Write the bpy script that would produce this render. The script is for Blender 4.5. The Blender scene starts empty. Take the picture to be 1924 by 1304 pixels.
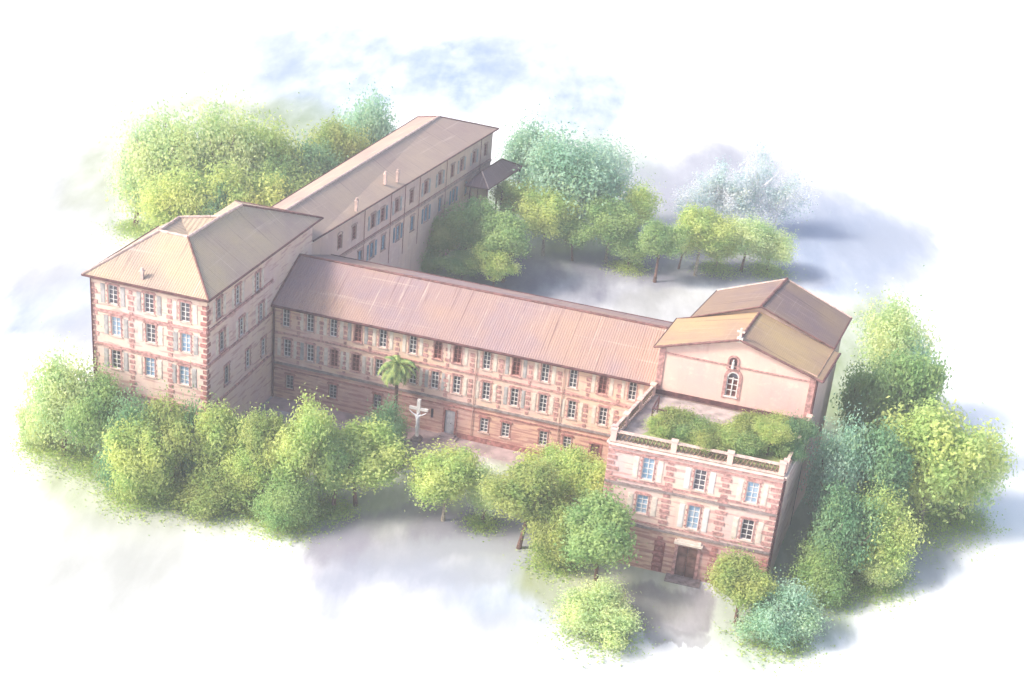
import bpy, bmesh, math, random
import numpy as np
from mathutils import Vector, Matrix

S = bpy.context.scene
COL = S.collection
RNG = random.Random(11)
PI = math.pi


# ------------------------------------------------------------------ helpers
def lin(r, g, b, k=1.0):
    def f(c):
        c /= 255.0
        return (c / 12.92 if c <= 0.04045 else ((c + 0.055) / 1.055) ** 2.4) * k
    return (f(r), f(g), f(b), 1.0)


class MB:
    """collects faces of one mesh; optional per-face uv in metres"""
    def __init__(self):
        self.v, self.f, self.uv = [], [], []

    def face(self, pts, uv=None):
        i = len(self.v)
        self.v += [tuple(p) for p in pts]
        self.f.append(tuple(range(i, i + len(pts))))
        self.uv.append(uv if uv else [(0, 0)] * len(pts))
        return self

    def hexa(self, c):
        """c: 8 corners, bottom ring then top ring, counter-clockwise from above"""
        for q in ((3, 2, 1, 0), (4, 5, 6, 7), (0, 1, 5, 4), (1, 2, 6, 5), (2, 3, 7, 6), (3, 0, 4, 7)):
            p = [Vector(c[k]) for k in q]
            du = (p[1] - p[0]).length
            dv = (p[2] - p[1]).length
            o = p[0].x + p[0].y
            self.face(p, [(o, p[0].z), (o + du, p[0].z), (o + du, p[0].z + dv), (o, p[0].z + dv)])
        return self

    def box(self, x0, x1, y0, y1, z0, z1):
        return self.hexa([(x0, y0, z0), (x1, y0, z0), (x1, y1, z0), (x0, y1, z0),
                          (x0, y0, z1), (x1, y0, z1), (x1, y1, z1), (x0, y1, z1)])

    def tube(self, pts, rad, n=8):
        pts = [Vector(p) for p in pts]
        rings = []
        for i, p in enumerate(pts):
            d = (pts[min(i + 1, len(pts) - 1)] - pts[max(i - 1, 0)]).normalized()
            a = d.cross(Vector((0.31, 0.2, 0.93)) if abs(d.z) < .9 else Vector((1, 0.1, 0))).normalized()
            b = d.cross(a)
            r = rad[i] if isinstance(rad, (list, tuple)) else rad
            rings.append([p + (a * math.cos(2 * PI * k / n) + b * math.sin(2 * PI * k / n)) * r for k in range(n)])
        for i in range(len(rings) - 1):
            for k in range(n):
                self.face([rings[i][k], rings[i][(k + 1) % n], rings[i + 1][(k + 1) % n], rings[i + 1][k]])
        self.face(rings[0]); self.face(rings[-1])
        return self

    def build(self, name, mat, parent=None, smooth=False):
        me = bpy.data.meshes.new(name)
        me.from_pydata(self.v, [], self.f)
        uvl = me.uv_layers.new(name='UVMap')
        flat = [c for poly in self.uv for p in poly for c in p]
        uvl.data.foreach_set('uv', flat)
        bm = bmesh.new(); bm.from_mesh(me)
        bmesh.ops.remove_doubles(bm, verts=bm.verts, dist=0.0005)
        bmesh.ops.recalc_face_normals(bm, faces=bm.faces)
        bm.to_mesh(me); bm.free()
        if smooth:
            for p in me.polygons:
                p.use_smooth = True
        me.materials.append(mat)
        o = bpy.data.objects.new(name, me)
        COL.objects.link(o)
        if parent:
            o.parent = parent
            if parent.type == 'EMPTY':      # points are given in world metres
                o.matrix_parent_inverse = Matrix.Translation(-parent.location)
        return o


def thing(name, label, cat, loc, group=None):
    o = bpy.data.objects.new(name, None)
    o.empty_display_size = .5
    COL.objects.link(o)
    o.location = loc
    o['label'] = label
    o['category'] = cat
    if group:
        o['group'] = group
    return o


class Facade:
    """vertical wall plane from p along e; s runs along it, d outwards"""
    def __init__(self, p, q):
        self.p = Vector((p[0], p[1], 0)); q = Vector((q[0], q[1], 0))
        self.L = (q - self.p).length
        self.e = (q - self.p).normalized()
        self.n = Vector((self.e.y, -self.e.x, 0))

    def at(self, s, z, d=0.0):
        v = self.p + self.e * s + self.n * d
        return (v.x, v.y, z)

    def box(self, mb, s0, s1, z0, z1, d0, d1):
        a = self.at
        return mb.hexa([a(s0, z0, d1), a(s1, z0, d1), a(s1, z0, d0), a(s0, z0, d0),
                        a(s0, z1, d1), a(s1, z1, d1), a(s1, z1, d0), a(s0, z1, d0)])

    def wall(self, mb, z0, z1, holes, s0=0.0, s1=None, depth=.24):
        s1 = self.L if s1 is None else s1
        se = sorted({s0, s1} | {h[0] for h in holes} | {h[1] for h in holes})
        ze = sorted({z0, z1} | {h[2] for h in holes} | {h[3] for h in holes})
        off = self.p.x * .7 + self.p.y * 1.3
        for i in range(len(se) - 1):
            for j in range(len(ze) - 1):
                sm, zm = (se[i] + se[i + 1]) / 2, (ze[j] + ze[j + 1]) / 2
                if any(h[0] < sm < h[1] and h[2] < zm < h[3] for h in holes):
                    continue
                a, b, c, d = se[i], se[i + 1], ze[j], ze[j + 1]
                mb.face([self.at(a, c), self.at(b, c), self.at(b, d), self.at(a, d)],
                        [(a + off, c), (b + off, c), (b + off, d), (a + off, d)])
        for a, b, c, d in holes:
            for (u, v) in (((a, c), (b, c)), ((b, c), (b, d)), ((b, d), (a, d)), ((a, d), (a, c))):
                mb.face([self.at(*u), self.at(*v), self.at(*v, -depth), self.at(*u, -depth)])


# ---------------------------------------------------------------- materials
def mat(name):
    m = bpy.data.materials.new(name); m.use_nodes = True
    nt = m.node_tree
    for n in list(nt.nodes):
        nt.nodes.remove(n)
    return m, nt


def N(nt, t, **kw):
    n = nt.nodes.new(t)
    for k, v in kw.items():
        if k.startswith('i_'):
            n.inputs[k[2:].replace('_', ' ')].default_value = v
        else:
            setattr(n, k, v)
    return n


def noise(nt, vec, scale, detail=4.0, rough=.55):
    n = N(nt, 'ShaderNodeTexNoise')
    n.inputs['Scale'].default_value = scale
    n.inputs['Detail'].default_value = detail
    n.inputs['Roughness'].default_value = rough
    nt.links.new(vec, n.inputs['Vector'])
    return n.outputs['Fac']


def scalev(nt, vec, s, loc=(0, 0, 0)):
    n = N(nt, 'ShaderNodeMapping')
    n.inputs['Scale'].default_value = s
    n.inputs['Location'].default_value = loc
    nt.links.new(vec, n.inputs['Vector'])
    return n.outputs['Vector']


def ramp(nt, fac, a, b):
    n = N(nt, 'ShaderNodeMapRange', interpolation_type='SMOOTHSTEP')
    n.inputs['From Min'].default_value = a
    n.inputs['From Max'].default_value = b
    nt.links.new(fac, n.inputs['Value'])
    return n.outputs['Result']


def mul(nt, a, k):
    n = N(nt, 'ShaderNodeMath', operation='MULTIPLY')
    nt.links.new(a, n.inputs[0])
    if isinstance(k, (int, float)):
        n.inputs[1].default_value = k
    else:
        nt.links.new(k, n.inputs[1])
    return n.outputs[0]


def mix(nt, fac, a, b, mode='MIX'):
    n = N(nt, 'ShaderNodeMix', data_type='RGBA', blend_type=mode)
    if isinstance(fac, (int, float)):
        n.inputs[0].default_value = fac
    else:
        nt.links.new(fac, n.inputs[0])
    for k, x in ((6, a), (7, b)):
        if isinstance(x, tuple):
            n.inputs[k].default_value = x
        else:
            nt.links.new(x, n.inputs[k])
    return n.outputs[2]


def finish(nt, col, rough=.9, bump=None, bstr=.3, bdist=.03, spec=.2):
    b = N(nt, 'ShaderNodeBsdfPrincipled')
    b.inputs['Roughness'].default_value = rough
    b.inputs['Specular IOR Level'].default_value = spec
    if isinstance(col, tuple):
        b.inputs['Base Color'].default_value = col
    else:
        nt.links.new(col, b.inputs['Base Color'])
    if bump is not None:
        bn = N(nt, 'ShaderNodeBump')
        bn.inputs['Strength'].default_value = bstr
        bn.inputs['Distance'].default_value = bdist
        nt.links.new(bump, bn.inputs['Height'])
        nt.links.new(bn.outputs['Normal'], b.inputs['Normal'])
    o = N(nt, 'ShaderNodeOutputMaterial')
    nt.links.new(b.outputs[0], o.inputs[0])


def pos(nt):
    return N(nt, 'ShaderNodeNewGeometry').outputs['Position']


def uvn(nt):
    return N(nt, 'ShaderNodeTexCoord').outputs['UV']


KW = .80   # overall reflectance of painted / plastered surfaces


def plain(name, c, var=.18, rough=.85, scale=2.0, spec=.2):
    m, nt = mat(name)
    p = pos(nt)
    f = noise(nt, p, scale, 5)
    d = tuple(x * (1 - var * 2) for x in c[:3]) + (1,)
    l = tuple(min(1, x * (1 + var)) for x in c[:3]) + (1,)
    finish(nt, mix(nt, ramp(nt, f, .3, .7), d, l), rough, f, .25, .02, spec)
    return m


def plaster(name, base, warm, cool, brick, band=0.0, dash=.0):
    """pigmented plaster: cloudy washes, brick showing through in level dashes"""
    m, nt = mat(name)
    p = pos(nt); uv = uvn(nt)
    big = noise(nt, p, .16, 3)
    mid = noise(nt, scalev(nt, p, (1, 1, .6), (7, 3, 1)), .55, 5, .6)
    fine = noise(nt, p, 7.0, 4, .7)
    c = mix(nt, ramp(nt, big, .36, .64), warm, cool)
    c = mix(nt, mul(nt, ramp(nt, mid, .35, .72), .75), c, base)
    rain = noise(nt, scalev(nt, uv, (1.6, .14, 1)), 1.0, 4, .6)
    c = mix(nt, mul(nt, ramp(nt, rain, .5, .75), .3), c, brick)
    pt = noise(nt, scalev(nt, p, (1, 1, 1.2), (4, 8, 2)), .9, 5, .65)
    c = mix(nt, mul(nt, ramp(nt, pt, .52, .72), .4), c, lin(255, 236, 214, KW))
    if dash > 0:
        st = noise(nt, scalev(nt, uv, (.42, 2.7, 1), (3.1, .4, 0)), 1.0, 2.0, .5)
        c = mix(nt, mul(nt, ramp(nt, st, .56 - dash * .12, .63), .75), c, brick)
    if band > 0:
        wv = N(nt, 'ShaderNodeTexWave', wave_type='BANDS', bands_direction='Y', wave_profile='SIN')
        wv.inputs['Scale'].default_value = .62
        wv.inputs['Distortion'].default_value = 1.6
        wv.inputs['Detail'].default_value = 2
        wv.inputs['Detail Scale'].default_value = .35
        nt.links.new(uv, wv.inputs['Vector'])
        br = noise(nt, scalev(nt, uv, (.5, 1.2, 1)), 1.0, 3)
        c = mix(nt, mul(nt, mul(nt, ramp(nt, wv.outputs['Fac'], .5, .8), ramp(nt, br, .38, .56)), band), c, brick)
    c = mix(nt, mul(nt, ramp(nt, fine, .45, .8), .16), c, lin(255, 246, 238, KW))
    finish(nt, c, .92, fine, .35, .02)
    return m


def rooftile(name, base, warm, cool, line):
    """clay tile slopes: courses of tiles (bump), long strokes down the slope, broad colour washes"""
    m, nt = mat(name)
    p = pos(nt); uv = uvn(nt)
    big = noise(nt, p, .11, 3)
    mid = noise(nt, p, .5, 5, .62)
    c = mix(nt, ramp(nt, big, .36, .62), cool, warm)
    c = mix(nt, mul(nt, ramp(nt, mid, .3, .7), .6), c, base)
    s1 = noise(nt, scalev(nt, uv, (3.2, .06, 1)), 1.0, 3.5, .75)
    c = mix(nt, mul(nt, ramp(nt, s1, .57, .66), .6), c, line)
    s2 = noise(nt, scalev(nt, uv, (3.0, .07, 1), (13, 5, 0)), 1.0, 3.5, .75)
    c = mix(nt, mul(nt, ramp(nt, s2, .59, .68), .4), c, lin(248, 228, 214, KW))
    s3 = noise(nt, scalev(nt, uv, (.05, 1.3, 1), (3, 9, 0)), 1.0, 3, .6)
    c = mix(nt, mul(nt, ramp(nt, s3, .60, .70), .28), c, lin(248, 228, 214, KW))
    gr = noise(nt, p, 6.0, 4, .75)
    c = mix(nt, mul(nt, ramp(nt, gr, .4, .75), .22), c, line)
    wv = N(nt, 'ShaderNodeTexWave', wave_type='BANDS', bands_direction='X', wave_profile='SIN')
    wv.inputs['Scale'].default_value = 1.25
    nt.links.new(uv, wv.inputs['Vector'])
    wh = N(nt, 'ShaderNodeTexWave', wave_type='BANDS', bands_direction='Y', wave_profile='SAW')
    wh.inputs['Scale'].default_value = .85
    nt.links.new(uv, wh.inputs['Vector'])
    ad = N(nt, 'ShaderNodeMath', operation='ADD')
    nt.links.new(wv.outputs['Fac'], ad.inputs[0]); nt.links.new(mul(nt, wh.outputs['Fac'], .5), ad.inputs[1])
    finish(nt, c, .88, ad.outputs[0], .6, .07)
    return m


def glass(name, a, b):
    m, nt = mat(name)
    p = pos(nt)
    f = noise(nt, p, 1.3, 3)
    bn = N(nt, 'ShaderNodeBsdfPrincipled')
    nt.links.new(mix(nt, ramp(nt, f, .4, .6), a, b), bn.inputs['Base Color'])
    bn.inputs['Roughness'].default_value = .12
    bn.inputs['Specular IOR Level'].default_value = .5
    o = N(nt, 'ShaderNodeOutputMaterial'); nt.links.new(bn.outputs[0], o.inputs[0])
    return m


def leafmat(name):
    """leaves: the crown's own colour (object colour), varied from spray to spray"""
    m, nt = mat(name)
    oi = N(nt, 'ShaderNodeObjectInfo')
    at = N(nt, 'ShaderNodeAttribute', attribute_name='tint')
    tc = N(nt, 'ShaderNodeTexCoord').outputs['Object']
    f = noise(nt, tc, 1.6, 3, .6)
    base = oi.outputs['Color']
    yel = mix(nt, .62, base, (1.0, .98, .62, 1), 'MULTIPLY')
    yel = mix(nt, .30, yel, lin(226, 232, 140, .62))
    blu = mix(nt, .80, base, (.56, .76, .66, 1), 'MULTIPLY')
    c = mix(nt, ramp(nt, f, .36, .62), blu, base)
    c = mix(nt, mul(nt, ramp(nt, at.outputs['Fac'], .45, 1.0), .75), c, yel)
    c = mix(nt, mul(nt, ramp(nt, at.outputs['Fac'], .30, .0), .65), c, blu)
    d = N(nt, 'ShaderNodeBsdfDiffuse'); nt.links.new(c, d.inputs['Color'])
    t = N(nt, 'ShaderNodeBsdfTranslucent'); nt.links.new(c, t.inputs['Color'])
    mx = N(nt, 'ShaderNodeMixShader'); mx.inputs[0].default_value = .55
    nt.links.new(d.outputs[0], mx.inputs[1]); nt.links.new(t.outputs[0], mx.inputs[2])
    o = N(nt, 'ShaderNodeOutputMaterial'); nt.links.new(mx.outputs[0], o.inputs[0])
    return m


BRK = lin(203, 154, 148, KW)
M = {}
M['wall_b'] = plaster('pink_plaster_west', lin(238, 208, 194, KW), lin(242, 212, 188, KW), lin(228, 196, 192, KW), BRK, dash=.12)
M['wall_a'] = plaster('pink_plaster_long', lin(236, 202, 184, KW), lin(238, 202, 174, KW), lin(226, 190, 182, KW), BRK, dash=.12)
M['wall_low'] = plaster('banded_brick', lin(222, 178, 158, KW), lin(226, 184, 156, KW), lin(206, 164, 158, KW), lin(180, 126, 120, KW), band=.8, dash=.5)
M['wall_c'] = plaster('mauve_plaster', lin(226, 190, 174, KW), lin(234, 198, 174, KW), lin(218, 184, 174, KW), lin(172, 132, 128, KW))
M['wall_d'] = plaster('rose_plaster', lin(240, 200, 186, KW), lin(244, 208, 190, KW), lin(232, 190, 184, KW), lin(200, 150, 140, KW))
M['wall_e'] = plaster('rose_plaster_entrance', lin(236, 206, 194, KW), lin(238, 208, 188, KW), lin(224, 192, 190, KW), BRK, dash=.2)
M['roof_a'] = rooftile('clay_tiles_long', lin(194, 160, 150, .68), lin(204, 168, 148, .68), lin(180, 154, 158, .68), lin(140, 106, 104, .66))
M['roof_b'] = rooftile('clay_tiles_west', lin(204, 182, 162, .74), lin(212, 190, 156, .74), lin(186, 162, 152, .74), lin(142, 116, 110, .7))
M['roof_c'] = rooftile('clay_tiles_rear', lin(200, 174, 158, .74), lin(208, 182, 160, .74), lin(188, 160, 150, .74), lin(150, 122, 118, KW))
M['roof_d'] = rooftile('clay_tiles_chapel', lin(204, 170, 138, .7), lin(218, 186, 136, .7), lin(184, 152, 136, .7), lin(130, 100, 94, .66))
M['roof_d2'] = rooftile('clay_tiles_choir', lin(176, 148, 134, .6), lin(190, 160, 132, .6), lin(154, 130, 134, .6), lin(120, 96, 98, .6))
M['roof_k'] = rooftile('slate_tiles', lin(140, 112, 112, KW), lin(146, 118, 116, KW), lin(122, 100, 108, KW), lin(98, 76, 82, KW))
M['cap'] = plain('ridge_tile_clay', lin(226, 196, 184, KW), .14)
M['capd'] = plain('weathered_ridge_clay', lin(140, 100, 96, KW), .2)
M['eave'] = plain('dark_eave_timber', lin(112, 76, 76, KW), .22)
M['soffit'] = plain('eave_boards', lin(196, 160, 148, KW), .15)
M['brick'] = plain('red_brick', BRK, .22, scale=3.0)
M['brickd'] = plain('deep_red_brick', lin(182, 126, 120, KW), .22, scale=3.0)
M['grey'] = plain('grey_stone_string', lin(158, 142, 140, KW), .2)
M['white'] = plain('white_paint', lin(242, 236, 232, .72), .06, .6)
M['cream'] = plain('cream_shutter_paint', lin(236, 220, 206, KW), .1, .7)
M['shut_grey'] = plain('grey_shutter_paint', lin(186, 180, 178, KW), .14, .7)
M['shut_blue'] = plain('blue_grey_shutter_paint', lin(128, 150, 164, KW), .14, .7)
M['shut_red'] = plain('terracotta_shutter_paint', lin(152, 92, 86, KW), .16, .7)
M['gdark'] = glass('dark_glass', lin(84, 76, 84, .6), lin(112, 108, 120, .6))
M['gred'] = glass('russet_glass', lin(110, 60, 58, .7), lin(130, 84, 78, .7))
M['gblue'] = glass('sky_blue_glass', lin(150, 184, 214, .7), lin(186, 206, 226, .7))
M['door'] = plain('weathered_oak_door', lin(142, 106, 96, KW), .25, scale=1.2)
M['doorw'] = plain('pale_grey_door', lin(206, 200, 204, KW), .12)
M['lat'] = plain('weathered_lattice', lin(142, 118, 100, .7), .2)
M['terr'] = plain('terrace_paving', lin(196, 180, 176, KW), .18, scale=.9)
M['bark'] = plain('bark', lin(140, 108, 96, .6), .3, scale=4)
M['barkl'] = plain('pale_bark', lin(196, 182, 160, .6), .25, scale=4)
M['stone'] = plain('white_stone', lin(244, 242, 246, .85), .07)
M['leaf'] = leafmat('leaves')
M['path'] = plain('mauve_paving', lin(196, 172, 170, .75), .2, scale=.5)


# -------------------------------------------------------------- roof helper
def slope(mb, pts, thick=None):
    """one roof slope; the first two points are its eave; uv u along the eave, v up the slope"""
    P = [Vector(p) for p in pts]
    e = (P[1] - P[0]).normalized()
    n = e.cross(P[2] - P[0]).normalized()
    up = n.cross(e)
    o = P[0].x * .37 + P[0].y * .61
    mb.face(P, [((p - P[0]).dot(e) + o, (p - P[0]).dot(up)) for p in P])


def soffit_edge(name, loop, z, mat_, parent, h=.22, t=.16):
    """fascia / gutter board that follows the eave loop"""
    mb = MB()
    n = len(loop)
    for i in range(n - 1):
        a, b = Vector(loop[i]), Vector(loop[i + 1])
        mb.tube([a, b], t * .55, 6)
    return mb.build(name, mat_, parent)


def ridge(parent, segs, m, r=.16, lift=.04):
    for a, b in segs:
        a, b = Vector(a) + Vector((0, 0, lift)), Vector(b) + Vector((0, 0, lift))
        mb = MB()
        n = max(3, int((b - a).length / .9))
        pts, rad = [], []
        for i in range(n):                                   # overlapping half-round caps
            for t, k in ((0.02, .86), (.96, 1.12)):
                pts.append(a.lerp(b, (i + t) / n)); rad.append(r * k)
        mb.tube(pts, rad, 7)
        mb.build('ridge_cap', m, parent)


def roof_vent(parent, x, y, z, h=1.0):
    mb = MB(); h *= .8
    mb.box(x - .16, x + .16, y - .16, y + .16, z - .5, z + h)
    mb.box(x - .22, x + .22, y - .22, y + .22, z + h, z + h + .1)
    mb.tube([(x, y, z + h + .1), (x, y, z + h + .4)], [.16, .13], 8)
    mb.build('chimney', M['cap'], parent)


# ----------------------------------------------------------- window helper
def window(F, parent, s, z, w, h, shut=None, pane='gdark', frame='white', lint='brick', arch=False, stubs=True, bars=3, sill=True):
    """one window standing in a hole of the wall (hole given by hole_of); returns its frame object"""
    a, b, c, d = s - w / 2, s + w / 2, z - h / 2, z + h / 2
    fr = MB(); t = .075
    F.box(fr, a, a + t, c, d, -.2, -.09); F.box(fr, b - t, b, c, d, -.2, -.09)
    F.box(fr, a + t, b - t, c, c + t, -.2, -.09); F.box(fr, a + t, b - t, d - t, d, -.2, -.09)
    F.box(fr, s - .035, s + .035, c + t, d - t, -.19, -.1)
    for i in range(1, bars + 1):
        zz = c + h * i / (bars + 1)
        F.box(fr, a + t, s - .035, zz - .025, zz + .025, -.185, -.105)
        F.box(fr, s + .035, b - t, zz - .025, zz + .025, -.185, -.105)
    fo = fr.build('window', M[frame], parent)
    pn = MB(); pn.face([F.at(a, c, -.17), F.at(b, c, -.17), F.at(b, d, -.17), F.at(a, d, -.17)])
    pn.build('pane', M[pane], fo)
    for sd, e in ((-1, a), (1, b)):
        sr = MB()
        F.box(sr, min(e, e + sd * .1), max(e, e + sd * .1), c, d, 0, .05)
        k = 0; zz = c + .15
        while stubs and zz < d - .2:
            if k % 2 == 0:
                F.box(sr, min(e + sd * .1, e + sd * .22), max(e + sd * .1, e + sd * .22), zz, zz + .16, 0, .045)
            zz += .27; k += 1
        sr.build('jamb', M[lint], fo)
    lt = MB()
    if arch:
        n = 9; ro, ri = w / 2 + .22, w / 2
        for i in range(n):
            t0, t1 = PI * i / n, PI * (i + 1) / n
            q = [(s + r * math.cos(tt), d + r * .55 * math.sin(tt)) for r, tt in ((ri, t0), (ro, t0), (ro, t1), (ri, t1))]
            lt.hexa([F.at(q[0][0], q[0][1], .06), F.at(q[1][0], q[1][1], .06), F.at(q[2][0], q[2][1], .06), F.at(q[3][0], q[3][1], .06),
                     F.at(q[0][0], q[0][1], 0), F.at(q[1][0], q[1][1], 0), F.at(q[2][0], q[2][1], 0), F.at(q[3][0], q[3][1], 0)])
    else:
        F.box(lt, a - .24, b + .24, d + .04, d + .2, 0, .09)
        F.box(lt, a - .16, b + .16, d + .2, d + .28, 0, .06)
    lt.build('lintel', M[lint], fo)
    if sill:
        sl = MB(); F.box(sl, a - .2, b + .2, c - .12, c - .01, 0, .12)
        sl.build('sill', M['cap' if frame == 'white' else lint], fo)
    if shut:
        for sd in (-1, 1):
            sm = MB()
            x0 = s + sd * (w / 2 + .34); x1 = x0 + sd * w * .46
            x0, x1 = min(x0, x1), max(x0, x1)
            F.box(sm, x0, x1, c - .02, d + .02, .0, .045)
            F.box(sm, x0 + .06, x1 - .06, c + .08, z - .05, .045, .065)
            F.box(sm, x0 + .06, x1 - .06, z + .05, d - .08, .045, .065)
            sm.build('shutter', M[shut], fo)
    return fo


def hole_of(s, z, w, h):
    return (s - w / 2, s + w / 2, z - h / 2, z + h / 2)


def quoins(F, parent, s, z0, z1, m='brick', w=.62, both=True, seed=0):
    r = random.Random(int(s * 31 + z0 * 7 + seed)); mb = MB(); z = z0 + .1; k = 0
    while z < z1 - .4:
        h = .36
        ww = w * (1.0 if k % 2 else .62) * r.uniform(.85, 1.12)
        a, b = (s - ww / 2, s + ww / 2) if both else ((s, s + ww) if both is None else (s - ww, s))
        F.box(mb, a, b, z, z + h, 0, .06 + r.uniform(0, .012))
        z += h + .2; k += 1
    mb.build('quoin', M[m], parent)


def course(F, parent, z, h, d, m, s0=0.0, s1=None, name='belt_course'):
    mb = MB(); F.box(mb, s0, F.L if s1 is None else s1, z, z + h, 0, d)
    mb.build(name, M[m], parent)


# ===================================================== PAVILION (left block)
T = thing('corner_building', 'tall pink pavilion with three rows of windows and a broad hipped tile roof', 'building', (-6.1, -2.4, 0))
W0, W1, W2, W3 = (-12.2, -14.5), (0, -14.5), (0, 9.6), (-9.0, 9.6)
W4, W5 = (-9.0, -1.2), (-12.2, -1.2)
FB, FR = Facade(W0, W1), Facade(W1, W2)
HB = 17.0
winB = [(2.35, 15.3, 'shut_grey', 'gdark'), (6.18, 15.2, 'shut_grey', 'gdark'), (9.95, 15.1, 'cream', 'gdark'),
        (2.6, 12.05, 'shut_grey', 'gblue'), (6.3, 12.1, 'cream', 'gdark'), (10.0, 11.9, 'shut_grey', 'gblue'),
        (2.5, 8.5, 'shut_grey', 'gdark'), (6.15, 8.5, 'cream', 'gblue'), (9.8, 8.4, 'shut_grey', 'gblue'),
        (2.5, 3.4, None, 'gdark'), (6.15, 3.4, None, 'gdark'), (9.8, 3.4, None, 'gdark')]
winR = [(2.5, 15.0, 'cream', 'gdark'), (6.4, 14.85, 'cream', 'gdark'), (10.8, 14.6, 'cream', 'gdark'),
        (3.1, 11.3, 'cream', 'gdark'), (7.3, 11.1, 'cream', 'gdark'), (11.7, 10.9, 'cream', 'gdark'),
        (4.1, 7.2, None, 'gdark'), (8.75, 6.95, None, 'gdark'), (12.3, 6.7, None, 'gdark')]
wm = MB()
FB.wall(wm, -2.2, HB, [hole_of(s, z, 1.0, 1.95) for s, z, _, _ in winB])
FR.wall(wm, -2.2, HB, [hole_of(s, z, 1.0, 2.0) for s, z, _, _ in winR])
for p, q in ((W2, W3), (W3, W4), (W4, W5), (W5, W0)):
    Facade(p, q).wall(wm, -2.2, HB, [])
wm.build('wall', M['wall_b'], T)
for i, (s, z, sh, pn) in enumerate(winB):
    window(FB, T, s, z, 1.0, 1.95, sh, pn)
for i, (s, z, sh, pn) in enumerate(winR):
    window(FR, T, s, z, 1.0, 2.0, sh, pn, frame='white' if i % 3 else 'shut_grey')
for F in (FB, FR):
    course(F, T, 13.35, .26, .12, 'brick', 0.0, F.L if F is FB else 14.3)
    course(F, T, 9.75, .26, .12, 'brick', 0.0, F.L if F is FB else 14.3)
    course(F, T, 5.0, .26, .12, 'brick', 0.0, F.L if F is FB else 14.3)
    course(F, T, 16.55, .2, .14, 'soffit', name='cornice')
for s in (4.25, 8.35):
    quoins(FB, T, s, 0, 16.4)
quoins(FB, T, .02, 0, 16.4, both=None); quoins(FB, T, FB.L - .02, 0, 16.4, both=False, m='brickd')
quoins(FR, T, .02, 0, 16.4, both=None, m='brickd')
for F, s in ((FB, .1), (FR, 14.38)):
    mb = MB(); mb.tube([F.at(s, -1, .16), F.at(s, 16.6 if F is FB else 10.6, .16)], .07, 8)
    mb.build('drainpipe', M['eave'], T)
rf = MB()
ZE = 17.0
E1, E2, E3, E4, E5, E6 = (-12.75, -15.05, ZE), (.5, -15.05, ZE), (.9, 10.2, ZE), (-9.5, 10.2, ZE), (-9.5, -.6, ZE), (-12.75, -.6, ZE)
R1, R2, R3, R4, R5 = (-7.8, -9.2, 20.4), (-4.65, -9.35, 20.4), (-4.1, .9, 20.5), (-8.1, -4.7, 20.25), (-4.45, -3.0, 20.45)
D = (-6.1, -6.6, 19.55)
slope(rf, [E1, E2, R2, R1]); slope(rf, [E2, E3, R3, R5, R2]); slope(rf, [E3, E4, R3]); slope(rf, [E4, E5, R5, R3])
slope(rf, [E6, E1, R1, R4]); slope(rf, [E5, E6, R4, R5])
for a, b in ((R1, R2), (R2, R5), (R5, R4), (R4, R1)):
    rf.face([a, b, D], [(0, 0), (2, 0), (1, 1)])
rfo = rf.build('roof', M['roof_b'], T)
ridge(rfo, [(R1, R2), (R2, R5), (R5, R3), (R4, R5), (R4, R1), (E1, R1)], M['cap'], .15)
ridge(rfo, [(E2, R2), (E3, R3)], M['capd'], .11)
sf = MB(); sf.face([E1, E2, E3, E4, E5, E6]); sf.v = [(x, y, z - .07) for x, y, z in sf.v]
sf.build('soffit', M['soffit'], T)
soffit_edge('gutter', [E6, E1, E2, E3, E4], ZE, M['eave'], T, t=.22)
roof_vent(rfo, -6.85, -14.2, 17.5, .9)

# ============================================================ LONG WING (A)
T = thing('long_wing', 'long pink wing with a single mauve tile roof and rows of white framed windows', 'building', (20, 6, 0))
FA = Facade((0.0, 0.0), (41.0, 0.0))
HA = 10.75
w1 = [1.5, 4.2, 6.8, 9.5, 12.25, 15.5, 18.2, 20.3, 23.4, 26.5, 29.5, 32.4, 35.4, 38.4]
w2 = [1.7, 4.3, 7.0, 9.4, 12.0, 15.7, 18.1, 20.45, 23.6, 26.6, 29.6, 32.6, 35.8, 38.9]
w3 = [2.05, 7.0, 12.0, 23.7, 26.0, 30.0, 32.5]
wm = MB()
holes = [hole_of(s, 9.4, .8, 1.95) for s in w1] + [hole_of(s, 6.0, .8, 1.95) for s in w2]
FA.wall(wm, 4.05, HA, holes)
AB = 13.9
Facade((41, 0), (41, AB)).wall(wm, 0, HA, []); Facade((41, AB), (0, AB)).wall(wm, 0, HA, []); Facade((0, AB), (0, 0)).wall(wm, 0, HA, [])
wm.build('wall', M['wall_a'], T)
wl = MB()
FA.wall(wl, -.4, 4.05, [hole_of(s, 2.1, .85, 1.6) for s in w3] + [(19.45, 20.55, -.4, 2.95), (35.0, 35.9, -.4, 2.75), (17.9, 18.2, 1.6, 2.7)])
wl.build('basement_storey', M['wall_low'], T)
pcyc = ['gdark', 'gdark', 'gdark', 'gred', 'gdark', 'gdark', 'gred', 'gred', 'gdark', 'gred', 'gdark', 'gdark', 'gred', 'gdark']
scyc = [None, 'cream', 'cream', 'shut_grey', 'cream', 'cream', None, 'cream', 'cream', 'shut_grey', 'cream', None, 'cream', 'cream']
for i, s in enumerate(w1):
    window(FA, T, s, 9.4, .8, 1.95, scyc[i], pcyc[i], 'white' if pcyc[i] != 'gred' else 'brickd', arch=i in (0, 9, 12), stubs=i % 2 == 0)
for i, s in enumerate(w2):
    window(FA, T, s, 6.0, .8, 1.95, ['cream', 'shut_grey', 'cream', 'cream', 'cream', 'cream', 'shut_grey', 'cream'][i % 8],
           'gred' if i in (2, 3) else 'gdark', 'white' if i not in (2, 3) else 'brickd', stubs=i % 3 != 1)
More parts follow.
